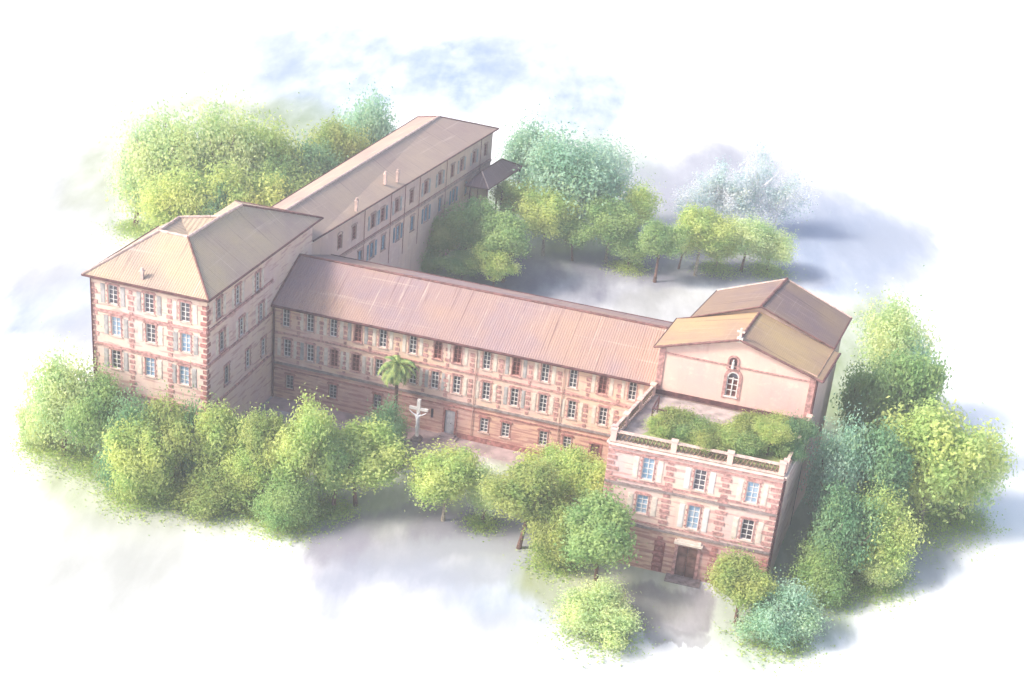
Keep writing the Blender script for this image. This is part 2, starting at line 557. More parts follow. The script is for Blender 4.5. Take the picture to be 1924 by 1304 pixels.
for i, s in enumerate(w3):
    window(FA, T, s, 2.1, .85, 1.6, None, 'gdark', 'white' if i > 2 else 'shut_grey', lint='brickd', stubs=False, bars=3)
for (s, w, h, m) in ((20.0, 1.1, 2.95, 'doorw'), (35.45, .9, 2.75, 'door')):
    dm = MB(); FA.box(dm, s - w / 2 + .06, s + w / 2 - .06, 0, h - .06, -.2, -.13)
    FA.box(dm, s - w / 2 + .16, s - .05, .3, 1.3, -.13, -.11); FA.box(dm, s + .05, s + w / 2 - .16, .3, 1.3, -.13, -.11)
    FA.box(dm, s - w / 2 + .16, s - .05, 1.5, h - .3, -.13, -.11); FA.box(dm, s + .05, s + w / 2 - .16, 1.5, h - .3, -.13, -.11)
    do = dm.build('door', M[m], T)
    fm = MB(); FA.box(fm, s - w / 2 - .2, s - w / 2, 0, h + .2, 0, .08); FA.box(fm, s + w / 2, s + w / 2 + .2, 0, h + .2, 0, .08)
    FA.box(fm, s - w / 2, s + w / 2, h, h + .2, 0, .08)
    fm.build('frame', M['brickd'], do)
    hm = MB(); hm.tube([FA.at(s + .12, 1.4, -.11), FA.at(s + .12, 1.4, -.04)], .04, 6); hm.build('handle', M['eave'], do)
mb = MB(); FA.box(mb, 17.9, 18.2, 1.6, 2.7, -.2, -.1); mb.build('slit_window', M['gdark'], T)
course(FA, T, 7.55, .2, .1, 'brick', .1); course(FA, T, 4.0, .24, .14, 'grey', .1)
course(FA, T, 10.45, .24, .12, 'cream', .1, name='cornice'); course(FA, T, 3.4, .14, .07, 'brickd', .1); course(FA, T, -.3, .9, .09, 'brickd', 20.9, 34.7, name='plinth')
for s in (2.95, 5.5, 8.15, 10.85, 13.85, 16.9, 19.3, 21.9, 24.95, 28.0, 31.0, 34.0, 37.1):
    quoins(FA, T, s, 4.3, 7.5, w=.5); quoins(FA, T, s, 7.75, 10.3, w=.5)
mb = MB(); mb.tube([FA.at(.2, 0, .16), FA.at(.2, 10.5, .16)], .1, 8); mb.build('drainpipe', M['eave'], T)
for s in (21.9, 31.0):
    mb = MB(); mb.tube([FA.at(s + .5, .6, .12), FA.at(s + .5, 10.5, .12)], .045, 8); mb.build('drainpipe', M['soffit'], T)
rf = MB(); zr = 13.95
a0, a1, r0, r1, b0, b1 = (0.02, -.6, 10.85), (43.5, -.6, 10.85), (0.02, 6.3, zr), (43.5, 6.3, zr), (0.02, 14.7, 10.95), (43.5, 14.7, 10.95)
slope(rf, [a0, a1, r1, r0]); slope(rf, [b1, b0, r0, r1])
rfo = rf.build('roof', M['roof_a'], T)
ridge(rfo, [(r0, (40.5, 6.3, zr))], M['capd'], .13)
ridge(rfo, [((.12, -.55, 10.9), (.12, 6.2, zr))], M['capd'], .1)
sf = MB(); sf.face([(0.02, -.6, 10.78), (41, -.6, 10.78), (41, 0, 10.78), (0.02, 0, 10.78)]); sf.build('soffit', M['soffit'], T)
soffit_edge('gutter', [(0.1, -.64, 10.82), (40.6, -.64, 10.82)], 0, M['eave'], T, t=.26)
soffit_edge('gutter', [(0.1, 14.74, 10.92), (40.6, 14.74, 10.92)], 0, M['eave'], T, t=.22)
for i, (s0, s1, z) in enumerate(((18.9, 21.1, .14), (19.2, 20.8, .28))):
    mb = MB(); FA.box(mb, s0, s1, z - .2, z, .02, 1.3 - .45 * i); mb.build('step', M['path'], T)

# ============================================================ REAR WING (C)
T = thing('rear_wing', 'narrow wing running back from the pavilion under a long tile roof with three chimneys', 'building', (0, 35, 0))
C0, C1, C2, C3 = (-.35, 9.65), (4.65, 60.0), (-5.8, 59.0), (-8.6, 9.65)
FC = Facade(C0, C1); HC = 14.3
wc1 = [7.0, 10.4, 15.1, 17.6, 21.4, 25.4, 29.5, 33.7, 37.5, 40.4, 44.5, 48.4]
wc2 = [12.1, 15.1, 18.1, 22.0, 26.0, 30.0, 34.2, 38.4, 42.5, 46.5]
wm = MB()
FC.wall(wm, 0, HC, [hole_of(s, 11.9, .95, 1.75) for s in wc1] + [hole_of(s, 8.2, .95, 1.9) for s in wc2])
for p, q in ((C1, C2), (C2, C3), (C3, C0)):
    Facade(p, q).wall(wm, 0, HC, [])
wm.build('wall', M['wall_c'], T)
for i, s in enumerate(wc1):
    window(FC, T, s, 11.9, .95, 1.75, [None, None, 'shut_grey', 'shut_blue'][i % 4] if i < 4 else ['shut_grey', 'shut_grey', None][i % 3],
           'gred' if i not in (2, 9) else 'gdark', 'brickd', lint='soffit', stubs=False, arch=i == 0, sill=False)
for i, s in enumerate(wc2):
    window(FC, T, s, 8.2, .95, 1.9, 'shut_blue' if i % 2 else None, 'gblue', 'shut_blue', lint='soffit', stubs=False)
course(FC, T, 9.75, .3, .12, 'soffit'); course(FC, T, 10.15, .1, .06, 'brickd'); course(FC, T, 13.9, .24, .12, 'cream', name='cornice')
for s in (12.8, 19.6, 23.4, 27.5, 35.5, 46.5):
    mb = MB(); mb.tube([FC.at(s, 5, .1), FC.at(s, 14, .1)], .045, 6); mb.build('drainpipe', M['brickd'], T)
rf = MB(); ze = 14.35
c0, c1, c2, c3 = (.1, 9.7, ze), (5.25, 60.6, ze), (-6.3, 59.5, ze), (-8.6, 9.7, ze)
k0, k1 = (-3.95, 9.7, 16.65), (-1.35, 54.0, 16.65)
slope(rf, [c0, c1, k1, k0]); slope(rf, [c1, c2, k1]); slope(rf, [c2, c3, k0, k1])
rfo = rf.build('roof', M['roof_c'], T)
ridge(rfo, [(k0, k1)], M['cap'], .16); ridge(rfo, [(c1, k1), (c2, k1)], M['capd'], .1)
sf = MB(); sf.face([(x, y, ze - .06) for x, y, _ in (c0, c1, c2, c3)]); sf.build('soffit', M['soffit'], T)
soffit_edge('gutter', [c3, c2, c1, c0], 0, M['eave'], T, t=.2)
roof_vent(rfo, .95, 19.7, 15.2, .9); roof_vent(rfo, .7, 29.2, 15.5, .9); roof_vent(rfo, 1.5, 31.3, 15.3, .9)

# ================================================================ CHAPEL (D)
T = thing('chapel', 'rose plastered chapel with a stepped gable roof and an arched white window', 'building', (49, 5, 0))
d0, d1 = (40.85, -2.3), (55.6, -2.2)
d2, d3 = (56.45, 4.6), (41.55, 4.7)
FD, FDr = Facade(d0, d1), Facade(d1, d2)
HD = 16.0
ap = Vector((48.15, -2.25, 18.15))
wm = MB()
WD = (6.65, 7.75, 12.2, 14.2)
FD.wall(wm, 9.9, HD, [WD])
sa = (Vector((ap.x, ap.y, 0)) - FD.p).dot(FD.e)
wm.face([FD.at(0, HD), FD.at(FD.L, HD), FD.at(sa, 18.1)], [(0, HD), (FD.L, HD), (sa, 18.1)])
FDr.wall(wm, -2, HD, [])
Facade(d2, d3).wall(wm, -2, HD, []); Facade(d3, d0).wall(wm, -2, HD, [])
FD.wall(wm, -2, 9.9, [])
wm.build('wall', M['wall_d'], T)
# rear, higher half
g0, g1, g2, g3 = (42.9, 4.9), (55.9, 4.9), (56.8, 12.9), (44.0, 12.2)
wm = MB()
for p, q in ((g0, g1), (g1, g2), (g2, g3), (g3, g0)):
    Facade(p, q).wall(wm, -1, 16.3, [])
m0, m1 = (49.0, 4.9, 18.75), (50.35, 12.55, 18.75)
wm.face([(*g0, 16.3), (*g1, 16.3), m0]); wm.face([(*g2, 16.3), (*g3, 16.3), m1])
wm.build('choir_wall', M['wall_c'], T)
rf = MB()
q0, q1, q2, q3 = (40.3, -2.75, 15.85), (56.2, -2.65, 15.7), (57.1, 4.55, 15.7), (41.0, 4.85, 15.85)
s0, s1 = (48.1, -2.8, 18.3), (49.0, 4.75, 18.3)
slope(rf, [q3, q0, s0, s1]); slope(rf, [q1, q2, s1, s0])
rfo = rf.build('roof', M['roof_d'], T)
un = MB()
for quad in ((q3, q0, s0, s1), (q1, q2, s1, s0)):
    un.face([(x, y, z - .14) for x, y, z in quad])
un.build('eave_lining', M['soffit'], T)
h0, h1, h2, h3 = (42.35, 4.6, 16.35), (56.5, 4.5, 16.1), (57.4, 13.0, 16.1), (43.6, 12.75, 16.35)
t0, t1 = (48.95, 4.5, 18.95), (50.4, 12.9, 18.95)
rf2 = MB(); slope(rf2, [h3, h0, t0, t1]); slope(rf2, [h1, h2, t1, t0])
rfo2 = rf2.build('choir_roof', M['roof_d2'], T)
un = MB()
for quad in ((h3, h0, t0, t1), (h1, h2, t1, t0)):
    un.face([(x, y, z - .14) for x, y, z in quad])
un.build('eave_lining', M['soffit'], T)
ridge(rfo, [(s0, (48.9, 4.3, 18.3))], M['capd'], .14); ridge(rfo2, [(t0, t1)], M['capd'], .16)
ridge(rfo, [(q0, s0), (s0, q1)], M['capd'], .12, -.02); ridge(rfo2, [(h0, t0), (t0, h1)], M['capd'], .07, 0)
ridge(rfo2, [(h3, t1), (t1, h2)], M['cap'], .1, 0); soffit_edge('gutter', [q1, q2], 0, M['eave'], T, t=.2)
soffit_edge('gutter', [h1, h2], 0, M['eave'], T, t=.16); soffit_edge('gutter', [q0, q3, h0, h3], 0, M['eave'], T, t=.1)
course(FD, T, 15.25, .14, .09, 'brick'); course(FD, T, 10.95, .45, .14, 'eave', name='base_moulding')
for s in (.3, FD.L - .3):
    mb = MB(); FD.box(mb, s - .28, s + .28, -1.5 if s > 5 else 11.4, 15.9, 0, .1); mb.build('pilaster', M['brick'], T)
mb = MB(); mb.tube([FD.at(FD.L + .08, -1, .1), FD.at(FD.L + .08, 15.7, .1)], .12, 8); mb.build('drainpipe', M['eave'], T)
# arched window
a, b, c, d = WD; s = (a + b) / 2
fr = MB(); t = .1
FD.box(fr, a, a + t, c, d, -.18, -.02); FD.box(fr, b - t, b, c, d, -.18, -.02); FD.box(fr, s - .06, s + .06, c, d + .15, -.18, -.02)
FD.box(fr, a - .12, b + .12, c - .12, c, -.05, .14); FD.box(fr, a + t, b - t, d - .28, d - .16, -.18, -.04)
for i in (1, 2):
    zz = c + (d - c) * i / 3.4; FD.box(fr, a + t, b - t, zz - .03, zz + .03, -.16, -.05)


def arch_ring(mb, F, s, z, ri, ro, d0_, d1_, k=1.0, n=12):
    for i in range(n):
        u, v = PI * i / n, PI * (i + 1) / n
        q = [(s + r * math.cos(x), z + r * k * math.sin(x)) for r, x in ((ri, u), (ro, u), (ro, v), (ri, v))]
        mb.hexa([F.at(*p_, d1_) for p_ in q] + [F.at(*p_, d0_) for p_ in q])


arch_ring(fr, FD, s, d, .43, .55, .0, .06)
fo = fr.build('window', M['white'], T)
pn = MB(); pn.face([FD.at(a, c, -.14), FD.at(b, c, -.14), FD.at(b, d, -.14), FD.at(a, d, -.14)]); pn.build('pane', M['gred'], fo)
pn = MB(); pn.face([FD.at(s + .5 * math.cos(PI * i / 12), d + .5 * math.sin(PI * i / 12), .015) for i in range(13)]); pn.build('pane', M['gdark'], fo)
for u0, u1 in ((a - .3, a - .003), (b + .003, b + .3)):
    sr = MB(); FD.box(sr, u0, u1, c - .3, d, 0, .07); sr.build('jamb', M['brick'], fo)
sr = MB(); arch_ring(sr, FD, s, d, .56, .86, 0, .07); sr.build('arch', M['brick'], fo)
# niche with small figure
nz = 15.85; ns = 7.0
nm = MB(); arch_ring(nm, FD, ns, nz, .36, .56, .0, .1); FD.box(nm, ns - .56, ns - .36, nz - .75, nz, 0, .1); FD.box(nm, ns + .36, ns + .56, nz - .75, nz, 0, .1)
FD.box(nm, ns - .6, ns + .6, nz - .88, nz - .75, 0, .16)
no = nm.build('niche', M['brick'], T)
bk = MB(); bk.face([FD.at(ns + .36 * math.cos(x), nz + .36 * math.sin(x), .012) for x in [PI * i / 10 for i in range(11)]] + [FD.at(ns - .36, nz - .75, .012), FD.at(ns + .36, nz - .75, .012)])
bk.build('niche_back', M['eave'], no)
st = MB(); st.tube([FD.at(ns, nz - .75, .1), FD.at(ns, nz - .45, .1), FD.at(ns, nz - .12, .1), FD.at(ns, nz - .04, .1), FD.at(ns, nz + .08, .1), FD.at(ns, nz + .16, .1)], [.15, .12, .14, .05, .085, .03], 8)
st.build('statue', M['white'], no)
# cross on the gable
x, y, z = 48.1, -2.6, 18.35
cm = MB(); cm.box(x - .1, x + .1, y - .1, y + .1, z - .2, z + 1.05); cm.box(x - .36, x - .102, y - .08, y + .08, z + .62, z + .78); cm.box(x + .102, x + .36, y - .08, y + .08, z + .62, z + .78)
cm.box(x - .28, x + .28, y - .25, y + .25, z - .3, z + .1)
cm.build('gable_cross', M['cream'], T)

# ==================================================== ENTRANCE BLOCK (E)
T = thing('entrance_building', 'square pink entrance block with brick quoins, blue windows and a railed roof terrace', 'building', (47, -7.5, -1.6))
e0, e1, e2, e3 = (39.15, -13.4), (54.75, -12.9), (55.75, -2.35), (40.75, -2.45)
FE, FEr, FEl = Facade(e0, e1), Facade(e1, e2), Facade(e3, e0)
HE = 10.6
winE = [(3.75, 8.8, 'cream', 'gblue', 2.2), (8.45, 8.75, 'white', 'gdark', 2.1), (13.15, 8.6, 'cream', 'gblue', 2.1),
        (3.65, 5.1, 'cream', 'gblue', 1.9), (8.4, 4.85, 'white', 'gblue', 2.4), (13.3, 4.75, 'cream', 'gdark', 2.1)]
wm = MB()
FE.wall(wm, 2.7, HE, [hole_of(s, z, 1.05, h) for s, z, _, _, h in winE])
FEr.wall(wm, -2.2, HE, []); FEl.wall(wm, -2.2, HE, []); Facade(e2, e3).wall(wm, -2.2, HE, [])
wm.build('wall', M['wall_e'], T)
wl = MB(); FE.wall(wl, -2.2, 2.7, [(7.5, 9.3, -2.2, 1.7)]); wl.build('basement_storey', M['wall_low'], T)
for s, z, sh, pn, h in winE:
    window(FE, T, s, z, 1.05, h, sh, pn, 'white', lint='brick')
for s, both in ((.03, None), (5.75, True), (10.75, True), (FE.L - .03, False)):
    quoins(FE, T, s, 2.9, 10.2, 'brick', .95, both)
    quoins(FE, T, s, -1.6, 2.5, 'brickd', .95, both)
quoins(FEr, T, .03, -1.6, 10.2, 'brickd', .8, None)
course(FE, T, 6.75, .22, .16, 'grey'); course(FE, T, 2.75, .22, .16, 'grey'); course(FE, T, 7.25, .2, .08, 'brick'); course(FE, T, 3.2, .16, .07, 'brick')
course(FE, T, 9.95, .16, .08, 'brick')
for F in (FE, FEr, FEl):
    course(F, T, 10.45, .2, .2, 'brick', name='cornice'); course(F, T, 10.66, .14, .26, 'cream', name='cornice')
# door with canopy
dm = MB(); FE.box(dm, 7.5, 8.38, -1.6, 1.66, -.2, -.1); FE.box(dm, 8.42, 9.3, -1.6, 1.66, -.2, -.1)
for u in (7.62, 8.54):
    for v0, v1 in ((-1.4, -.4), (-.25, .7), (.85, 1.5)):
        FE.box(dm, u, u + .64, v0, v1, -.1, -.06)
do = dm.build('door', M['door'], T)
fm = MB(); FE.box(fm, 7.2, 7.5, -1.6, 2.0, 0, .14); FE.box(fm, 9.3, 9.6, -1.6, 2.0, 0, .14); FE.box(fm, 7.5, 9.3, 1.7, 2.0, 0, .12)
fm.build('frame', M['brick'], do)
hm = MB(); hm.tube([FE.at(8.55, -.3, -.06), FE.at(8.55, -.3, .02)], .05, 6); hm.build('handle', M['eave'], do)
cm = MB(); FE.box(cm, 7.1, 9.7, 2.1, 2.3, 0, .55); FE.box(cm, 7.3, 9.5, 2.3, 2.46, 0, .4)
cm.build('canopy', M['cream'], T)
mb = MB(); FE.box(mb, 6.8, 10.0, -1.75, -1.45, .02, 1.3); mb.build('step', M['grey'], T)
mb = MB(); FE.box(mb, 5.35, 6.3, -1.5, 1.6, .0, .05); mb.build('side_panel', M['shut_red'], T)
mb = MB(); mb.tube([FEr.at(.4, -1.5, .14), FEr.at(.4, 10.2, .14)], .09, 8); mb.build('drainpipe', M['eave'], T)
tm = MB(); tm.face([(x, y, 10.78) for x, y in (e0, e1, e2, e3)]); tm.build('terrace_floor', M['terr'], T)
bm_, nt = mat('planted_soil'); p_ = pos(nt)
finish(nt, mix(nt, ramp(nt, noise(nt, p_, 1.1, 5), .35, .65), lin(150, 168, 104, .7), lin(188, 196, 132, .75)), .95, noise(nt, p_, 5, 5), .6, .1)
tm = MB(); tm.hexa([(40.9, -12.6, 10.79), (54.3, -12.2, 10.79), (55.0, -4.4, 10.79), (43.5, -7.0, 10.79), (40.9, -12.6, 10.95), (54.3, -12.2, 10.95), (55.0, -4.4, 10.95), (43.5, -7.0, 10.95)])
tm.build('planting_bed', bm_, T)


def balustrade(F, posts):
    lo = MB(); F.box(lo, 0, F.L, 10.88, 11.06, -.3, .06); lo.build('plinth_rail', M['cap'], T)
    hi = MB(); F.box(hi, 0, F.L, 11.83, 11.98, -.24, .04); hi.build('handrail', M['cap'], T)
    for s in posts:
        p = MB(); F.box(p, s - .26, s + .26, 10.885, 12.06, -.33, .09); F.box(p, s - .32, s + .32, 12.06, 12.16, -.39, .15)
        p.build('pillar', M['wall_d'], T)
    for u, v in zip(posts[:-1], posts[1:]):
        lm = MB(); a_, b_ = u + .26, v - .26
        n = max(4, int((b_ - a_) / .36)); st_ = (b_ - a_) / n
        for i in range(n):
            for sg in (0, 1):
                p0 = F.at(a_ + i * st_, 11.05 if sg == 0 else 11.84, -.1 - .03 * sg)
                p1 = F.at(a_ + (i + 1) * st_, 11.84 if sg == 0 else 11.05, -.1 - .03 * sg)
                lm.tube([p0, p1], .06, 4)
        for i in range(n + 1):
            lm.tube([F.at(a_ + i * st_, 11.05, -.16), F.at(a_ + i * st_, 11.84, -.16)], .022, 4)
        lm.build('lattice_panel', M['lat'], T)


balustrade(FE, [.3, 5.75, 10.75, FE.L - .3])
balustrade(FEl, [.4, 4.0, 7.5, FEl.L - .62])
balustrade(FEr, [.62, 4.2, 7.6, FEr.L - .4])

# ============================================================ PORCH (kiosk)
T = thing('porch', 'open porch with a dark hipped roof on posts beside the far wing', 'porch', (7, 53, 0))
zk = 9.2
k0, k1, k2, k3 = (4.3, 49.7, zk), (7.6, 50.0, zk), (8.95, 61.6, zk), (5.2, 61.6, zk)
kr0, kr1 = (5.75, 52.3, 10.7), (6.6, 58.8, 10.7)
rf = MB(); slope(rf, [k0, k1, kr0]); slope(rf, [k1, k2, kr1, kr0]); slope(rf, [k2, k3, kr1]); slope(rf, [k3, k0, kr0, kr1])
rf.face([(x, y, z - .1) for x, y, z in (k0, k1, k2, k3)])
rfo = rf.build('roof', M['roof_k'], T)
ridge(rfo, [(k1, kr0)], M['cap'], .1); ridge(rfo, [(kr0, kr1), (k2, kr1), (k0, kr0)], M['eave'], .1)
soffit_edge('gutter', [k0, k1, k2, k3], 0, M['eave'], T, t=.16)
for x, y in ((5.0, 50.2), (7.3, 50.4), (7.9, 55.6), (8.6, 61.2), (5.6, 61.2)):
    mb = MB(); mb.tube([(x, y, 0), (x, y, .5), (x, y, 9.1)], [.2, .13, .12], 8); mb.build('post', M['eave'], T)


# ================================================================= GROUND
def gz(y):
    t = min(1, max(0, (-y - 3.0) / 8.0))
    return -1.6 * t * t * (3 - 2 * t)


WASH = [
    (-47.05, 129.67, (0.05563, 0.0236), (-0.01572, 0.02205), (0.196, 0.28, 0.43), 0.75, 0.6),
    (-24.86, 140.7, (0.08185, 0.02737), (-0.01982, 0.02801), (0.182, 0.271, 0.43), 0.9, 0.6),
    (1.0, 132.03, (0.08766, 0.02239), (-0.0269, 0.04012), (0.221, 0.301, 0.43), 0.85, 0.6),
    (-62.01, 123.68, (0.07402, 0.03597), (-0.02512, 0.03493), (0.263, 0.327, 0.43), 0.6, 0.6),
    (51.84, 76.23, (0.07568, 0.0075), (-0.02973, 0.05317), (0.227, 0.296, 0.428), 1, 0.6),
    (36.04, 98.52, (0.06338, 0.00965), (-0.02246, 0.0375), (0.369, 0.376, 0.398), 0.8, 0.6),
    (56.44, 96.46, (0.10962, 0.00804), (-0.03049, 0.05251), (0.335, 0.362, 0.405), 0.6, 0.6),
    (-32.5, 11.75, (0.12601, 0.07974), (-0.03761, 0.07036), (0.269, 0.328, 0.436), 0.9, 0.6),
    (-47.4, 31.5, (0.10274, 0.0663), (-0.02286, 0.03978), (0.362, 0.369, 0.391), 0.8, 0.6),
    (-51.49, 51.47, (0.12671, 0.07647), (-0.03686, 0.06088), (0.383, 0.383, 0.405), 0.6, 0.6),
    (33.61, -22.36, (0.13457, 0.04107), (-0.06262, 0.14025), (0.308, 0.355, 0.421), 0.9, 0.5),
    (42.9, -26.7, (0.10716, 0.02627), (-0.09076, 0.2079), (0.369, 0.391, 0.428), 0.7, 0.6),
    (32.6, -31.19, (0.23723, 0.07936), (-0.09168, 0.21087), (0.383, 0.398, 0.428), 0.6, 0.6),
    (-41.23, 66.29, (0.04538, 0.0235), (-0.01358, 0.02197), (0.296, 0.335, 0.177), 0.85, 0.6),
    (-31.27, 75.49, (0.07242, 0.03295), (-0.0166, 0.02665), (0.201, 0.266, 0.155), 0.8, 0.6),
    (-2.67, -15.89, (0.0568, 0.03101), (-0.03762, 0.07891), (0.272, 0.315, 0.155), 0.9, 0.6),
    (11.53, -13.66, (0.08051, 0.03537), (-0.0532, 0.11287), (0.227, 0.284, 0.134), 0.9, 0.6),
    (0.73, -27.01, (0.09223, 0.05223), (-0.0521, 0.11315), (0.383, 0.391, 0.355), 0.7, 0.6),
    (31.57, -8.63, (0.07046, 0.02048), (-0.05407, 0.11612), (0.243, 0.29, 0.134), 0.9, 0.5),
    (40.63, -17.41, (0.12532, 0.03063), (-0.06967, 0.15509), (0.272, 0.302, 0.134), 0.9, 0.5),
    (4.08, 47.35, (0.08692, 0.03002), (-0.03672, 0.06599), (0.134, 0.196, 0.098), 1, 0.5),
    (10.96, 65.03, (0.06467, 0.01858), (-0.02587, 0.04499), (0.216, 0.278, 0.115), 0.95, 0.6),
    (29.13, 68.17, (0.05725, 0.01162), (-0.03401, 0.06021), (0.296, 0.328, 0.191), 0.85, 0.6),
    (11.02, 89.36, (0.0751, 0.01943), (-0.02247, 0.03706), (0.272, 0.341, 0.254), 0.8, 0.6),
    (22.03, 46.8, (0.06788, 0.01755), (-0.049, 0.09032), (0.196, 0.191, 0.232), 1, 0.5),  # lilac shade of the court trees, painted into the ground colour
    (13.06, 44.96, (0.15009, 0.04582), (-0.0668, 0.12226), (0.134, 0.126, 0.168), 0.9, 0.5),  # darker core of the court trees' shade, also painted into the ground
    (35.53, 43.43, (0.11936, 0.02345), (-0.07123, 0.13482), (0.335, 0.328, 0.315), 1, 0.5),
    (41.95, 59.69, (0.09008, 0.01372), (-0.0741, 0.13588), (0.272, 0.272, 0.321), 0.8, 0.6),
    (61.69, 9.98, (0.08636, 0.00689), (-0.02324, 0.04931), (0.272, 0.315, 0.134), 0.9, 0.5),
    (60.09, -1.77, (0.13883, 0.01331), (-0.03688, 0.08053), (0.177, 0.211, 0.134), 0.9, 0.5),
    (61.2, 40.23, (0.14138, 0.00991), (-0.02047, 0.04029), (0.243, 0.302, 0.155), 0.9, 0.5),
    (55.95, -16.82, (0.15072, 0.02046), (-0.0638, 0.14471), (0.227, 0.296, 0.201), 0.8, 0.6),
    (20.09, -18.6, (0.12558, 0.04956), (-0.08372, 0.18202), (0.182, 0.168, 0.211), 1, 0.4),  # lilac shadow before the long wing, painted into the ground colour
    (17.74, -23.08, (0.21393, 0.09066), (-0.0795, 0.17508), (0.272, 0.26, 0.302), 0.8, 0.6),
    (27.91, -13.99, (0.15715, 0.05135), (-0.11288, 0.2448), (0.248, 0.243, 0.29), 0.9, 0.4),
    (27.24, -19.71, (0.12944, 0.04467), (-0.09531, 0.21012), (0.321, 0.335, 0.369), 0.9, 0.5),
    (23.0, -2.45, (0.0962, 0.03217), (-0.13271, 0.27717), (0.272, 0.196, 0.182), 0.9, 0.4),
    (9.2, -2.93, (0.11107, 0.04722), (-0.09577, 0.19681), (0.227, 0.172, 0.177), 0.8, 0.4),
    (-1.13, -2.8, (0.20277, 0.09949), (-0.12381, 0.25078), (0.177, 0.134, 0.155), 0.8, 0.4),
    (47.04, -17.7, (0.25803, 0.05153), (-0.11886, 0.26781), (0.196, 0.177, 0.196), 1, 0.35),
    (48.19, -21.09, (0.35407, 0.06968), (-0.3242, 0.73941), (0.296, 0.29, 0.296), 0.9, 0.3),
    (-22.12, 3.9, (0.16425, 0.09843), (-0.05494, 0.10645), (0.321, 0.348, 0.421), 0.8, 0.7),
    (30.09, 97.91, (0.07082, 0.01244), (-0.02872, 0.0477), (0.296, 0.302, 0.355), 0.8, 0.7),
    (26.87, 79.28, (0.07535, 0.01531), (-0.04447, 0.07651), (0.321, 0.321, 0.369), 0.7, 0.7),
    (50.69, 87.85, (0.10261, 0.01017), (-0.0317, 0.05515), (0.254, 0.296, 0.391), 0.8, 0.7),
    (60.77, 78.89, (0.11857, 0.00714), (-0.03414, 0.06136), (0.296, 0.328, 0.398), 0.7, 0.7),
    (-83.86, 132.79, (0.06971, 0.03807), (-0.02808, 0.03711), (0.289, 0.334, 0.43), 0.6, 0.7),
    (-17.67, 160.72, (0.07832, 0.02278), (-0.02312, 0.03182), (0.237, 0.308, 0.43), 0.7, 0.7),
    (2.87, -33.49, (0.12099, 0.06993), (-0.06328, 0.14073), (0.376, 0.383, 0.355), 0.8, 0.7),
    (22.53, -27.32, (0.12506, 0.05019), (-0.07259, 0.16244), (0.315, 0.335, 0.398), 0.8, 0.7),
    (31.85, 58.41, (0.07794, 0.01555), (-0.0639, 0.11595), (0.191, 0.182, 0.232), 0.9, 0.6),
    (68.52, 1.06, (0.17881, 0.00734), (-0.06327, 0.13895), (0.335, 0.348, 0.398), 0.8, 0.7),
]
gm, nt = mat('ground_chalk')
P0 = pos(nt)
rt_ = N(nt, 'ShaderNodeMapping'); rt_.inputs['Rotation'].default_value = (0, 0, -.255); nt.links.new(P0, rt_.inputs['Vector']); PR = rt_.outputs['Vector']
wn = N(nt, 'ShaderNodeTexNoise'); wn.inputs['Scale'].default_value = .085; wn.inputs['Detail'].default_value = 7; wn.inputs['Roughness'].default_value = .62
nt.links.new(scalev(nt, PR, (1, .3, 1)), wn.inputs['Vector'])
sb = N(nt, 'ShaderNodeVectorMath', operation='SUBTRACT'); nt.links.new(wn.outputs['Color'], sb.inputs[0]); sb.inputs[1].default_value = (.5, .5, .5)
sc = N(nt, 'ShaderNodeVectorMath', operation='SCALE'); nt.links.new(sb.outputs[0], sc.inputs[0]); sc.inputs['Scale'].default_value = 17.0
ad = N(nt, 'ShaderNodeVectorMath', operation='ADD'); nt.links.new(P0, ad.inputs[0]); nt.links.new(sc.outputs[0], ad.inputs[1])
PW = ad.outputs[0]
col = (.84, .84, .835, 1)
mott = noise(nt, scalev(nt, PR, (1, .32, 1)), .2, 6, .6)
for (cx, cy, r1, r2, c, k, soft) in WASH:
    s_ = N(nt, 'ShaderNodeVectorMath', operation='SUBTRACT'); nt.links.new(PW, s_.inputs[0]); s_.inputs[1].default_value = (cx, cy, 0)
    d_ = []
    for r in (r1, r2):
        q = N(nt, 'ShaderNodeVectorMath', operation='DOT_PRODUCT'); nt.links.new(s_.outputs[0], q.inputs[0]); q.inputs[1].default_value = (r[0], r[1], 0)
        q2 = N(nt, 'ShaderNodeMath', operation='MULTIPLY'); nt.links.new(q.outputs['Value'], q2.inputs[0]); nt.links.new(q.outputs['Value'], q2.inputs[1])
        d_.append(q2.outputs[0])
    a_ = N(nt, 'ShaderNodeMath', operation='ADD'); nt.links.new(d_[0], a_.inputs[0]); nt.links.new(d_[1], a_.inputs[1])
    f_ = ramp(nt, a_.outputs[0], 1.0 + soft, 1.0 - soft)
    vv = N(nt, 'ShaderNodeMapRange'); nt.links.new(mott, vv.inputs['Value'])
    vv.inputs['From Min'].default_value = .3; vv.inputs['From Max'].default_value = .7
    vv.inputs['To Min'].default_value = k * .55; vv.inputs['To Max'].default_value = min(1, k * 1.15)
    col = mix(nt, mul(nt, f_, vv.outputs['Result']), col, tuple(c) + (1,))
fine = noise(nt, P0, 1.6, 6, .7)
col = mix(nt, mul(nt, ramp(nt, fine, .5, .8), .12), col, (.55, .54, .56, 1))
finish(nt, col, .95, fine, .3, .05)
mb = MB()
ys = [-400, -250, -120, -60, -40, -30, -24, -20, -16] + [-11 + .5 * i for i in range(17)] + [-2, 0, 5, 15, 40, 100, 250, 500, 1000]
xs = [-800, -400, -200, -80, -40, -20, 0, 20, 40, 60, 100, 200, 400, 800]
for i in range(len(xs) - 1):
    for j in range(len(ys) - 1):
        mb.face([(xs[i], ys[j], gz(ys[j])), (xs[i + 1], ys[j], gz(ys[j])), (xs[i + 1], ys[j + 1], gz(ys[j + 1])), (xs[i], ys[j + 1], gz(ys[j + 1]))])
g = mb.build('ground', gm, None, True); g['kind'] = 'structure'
mb = MB()
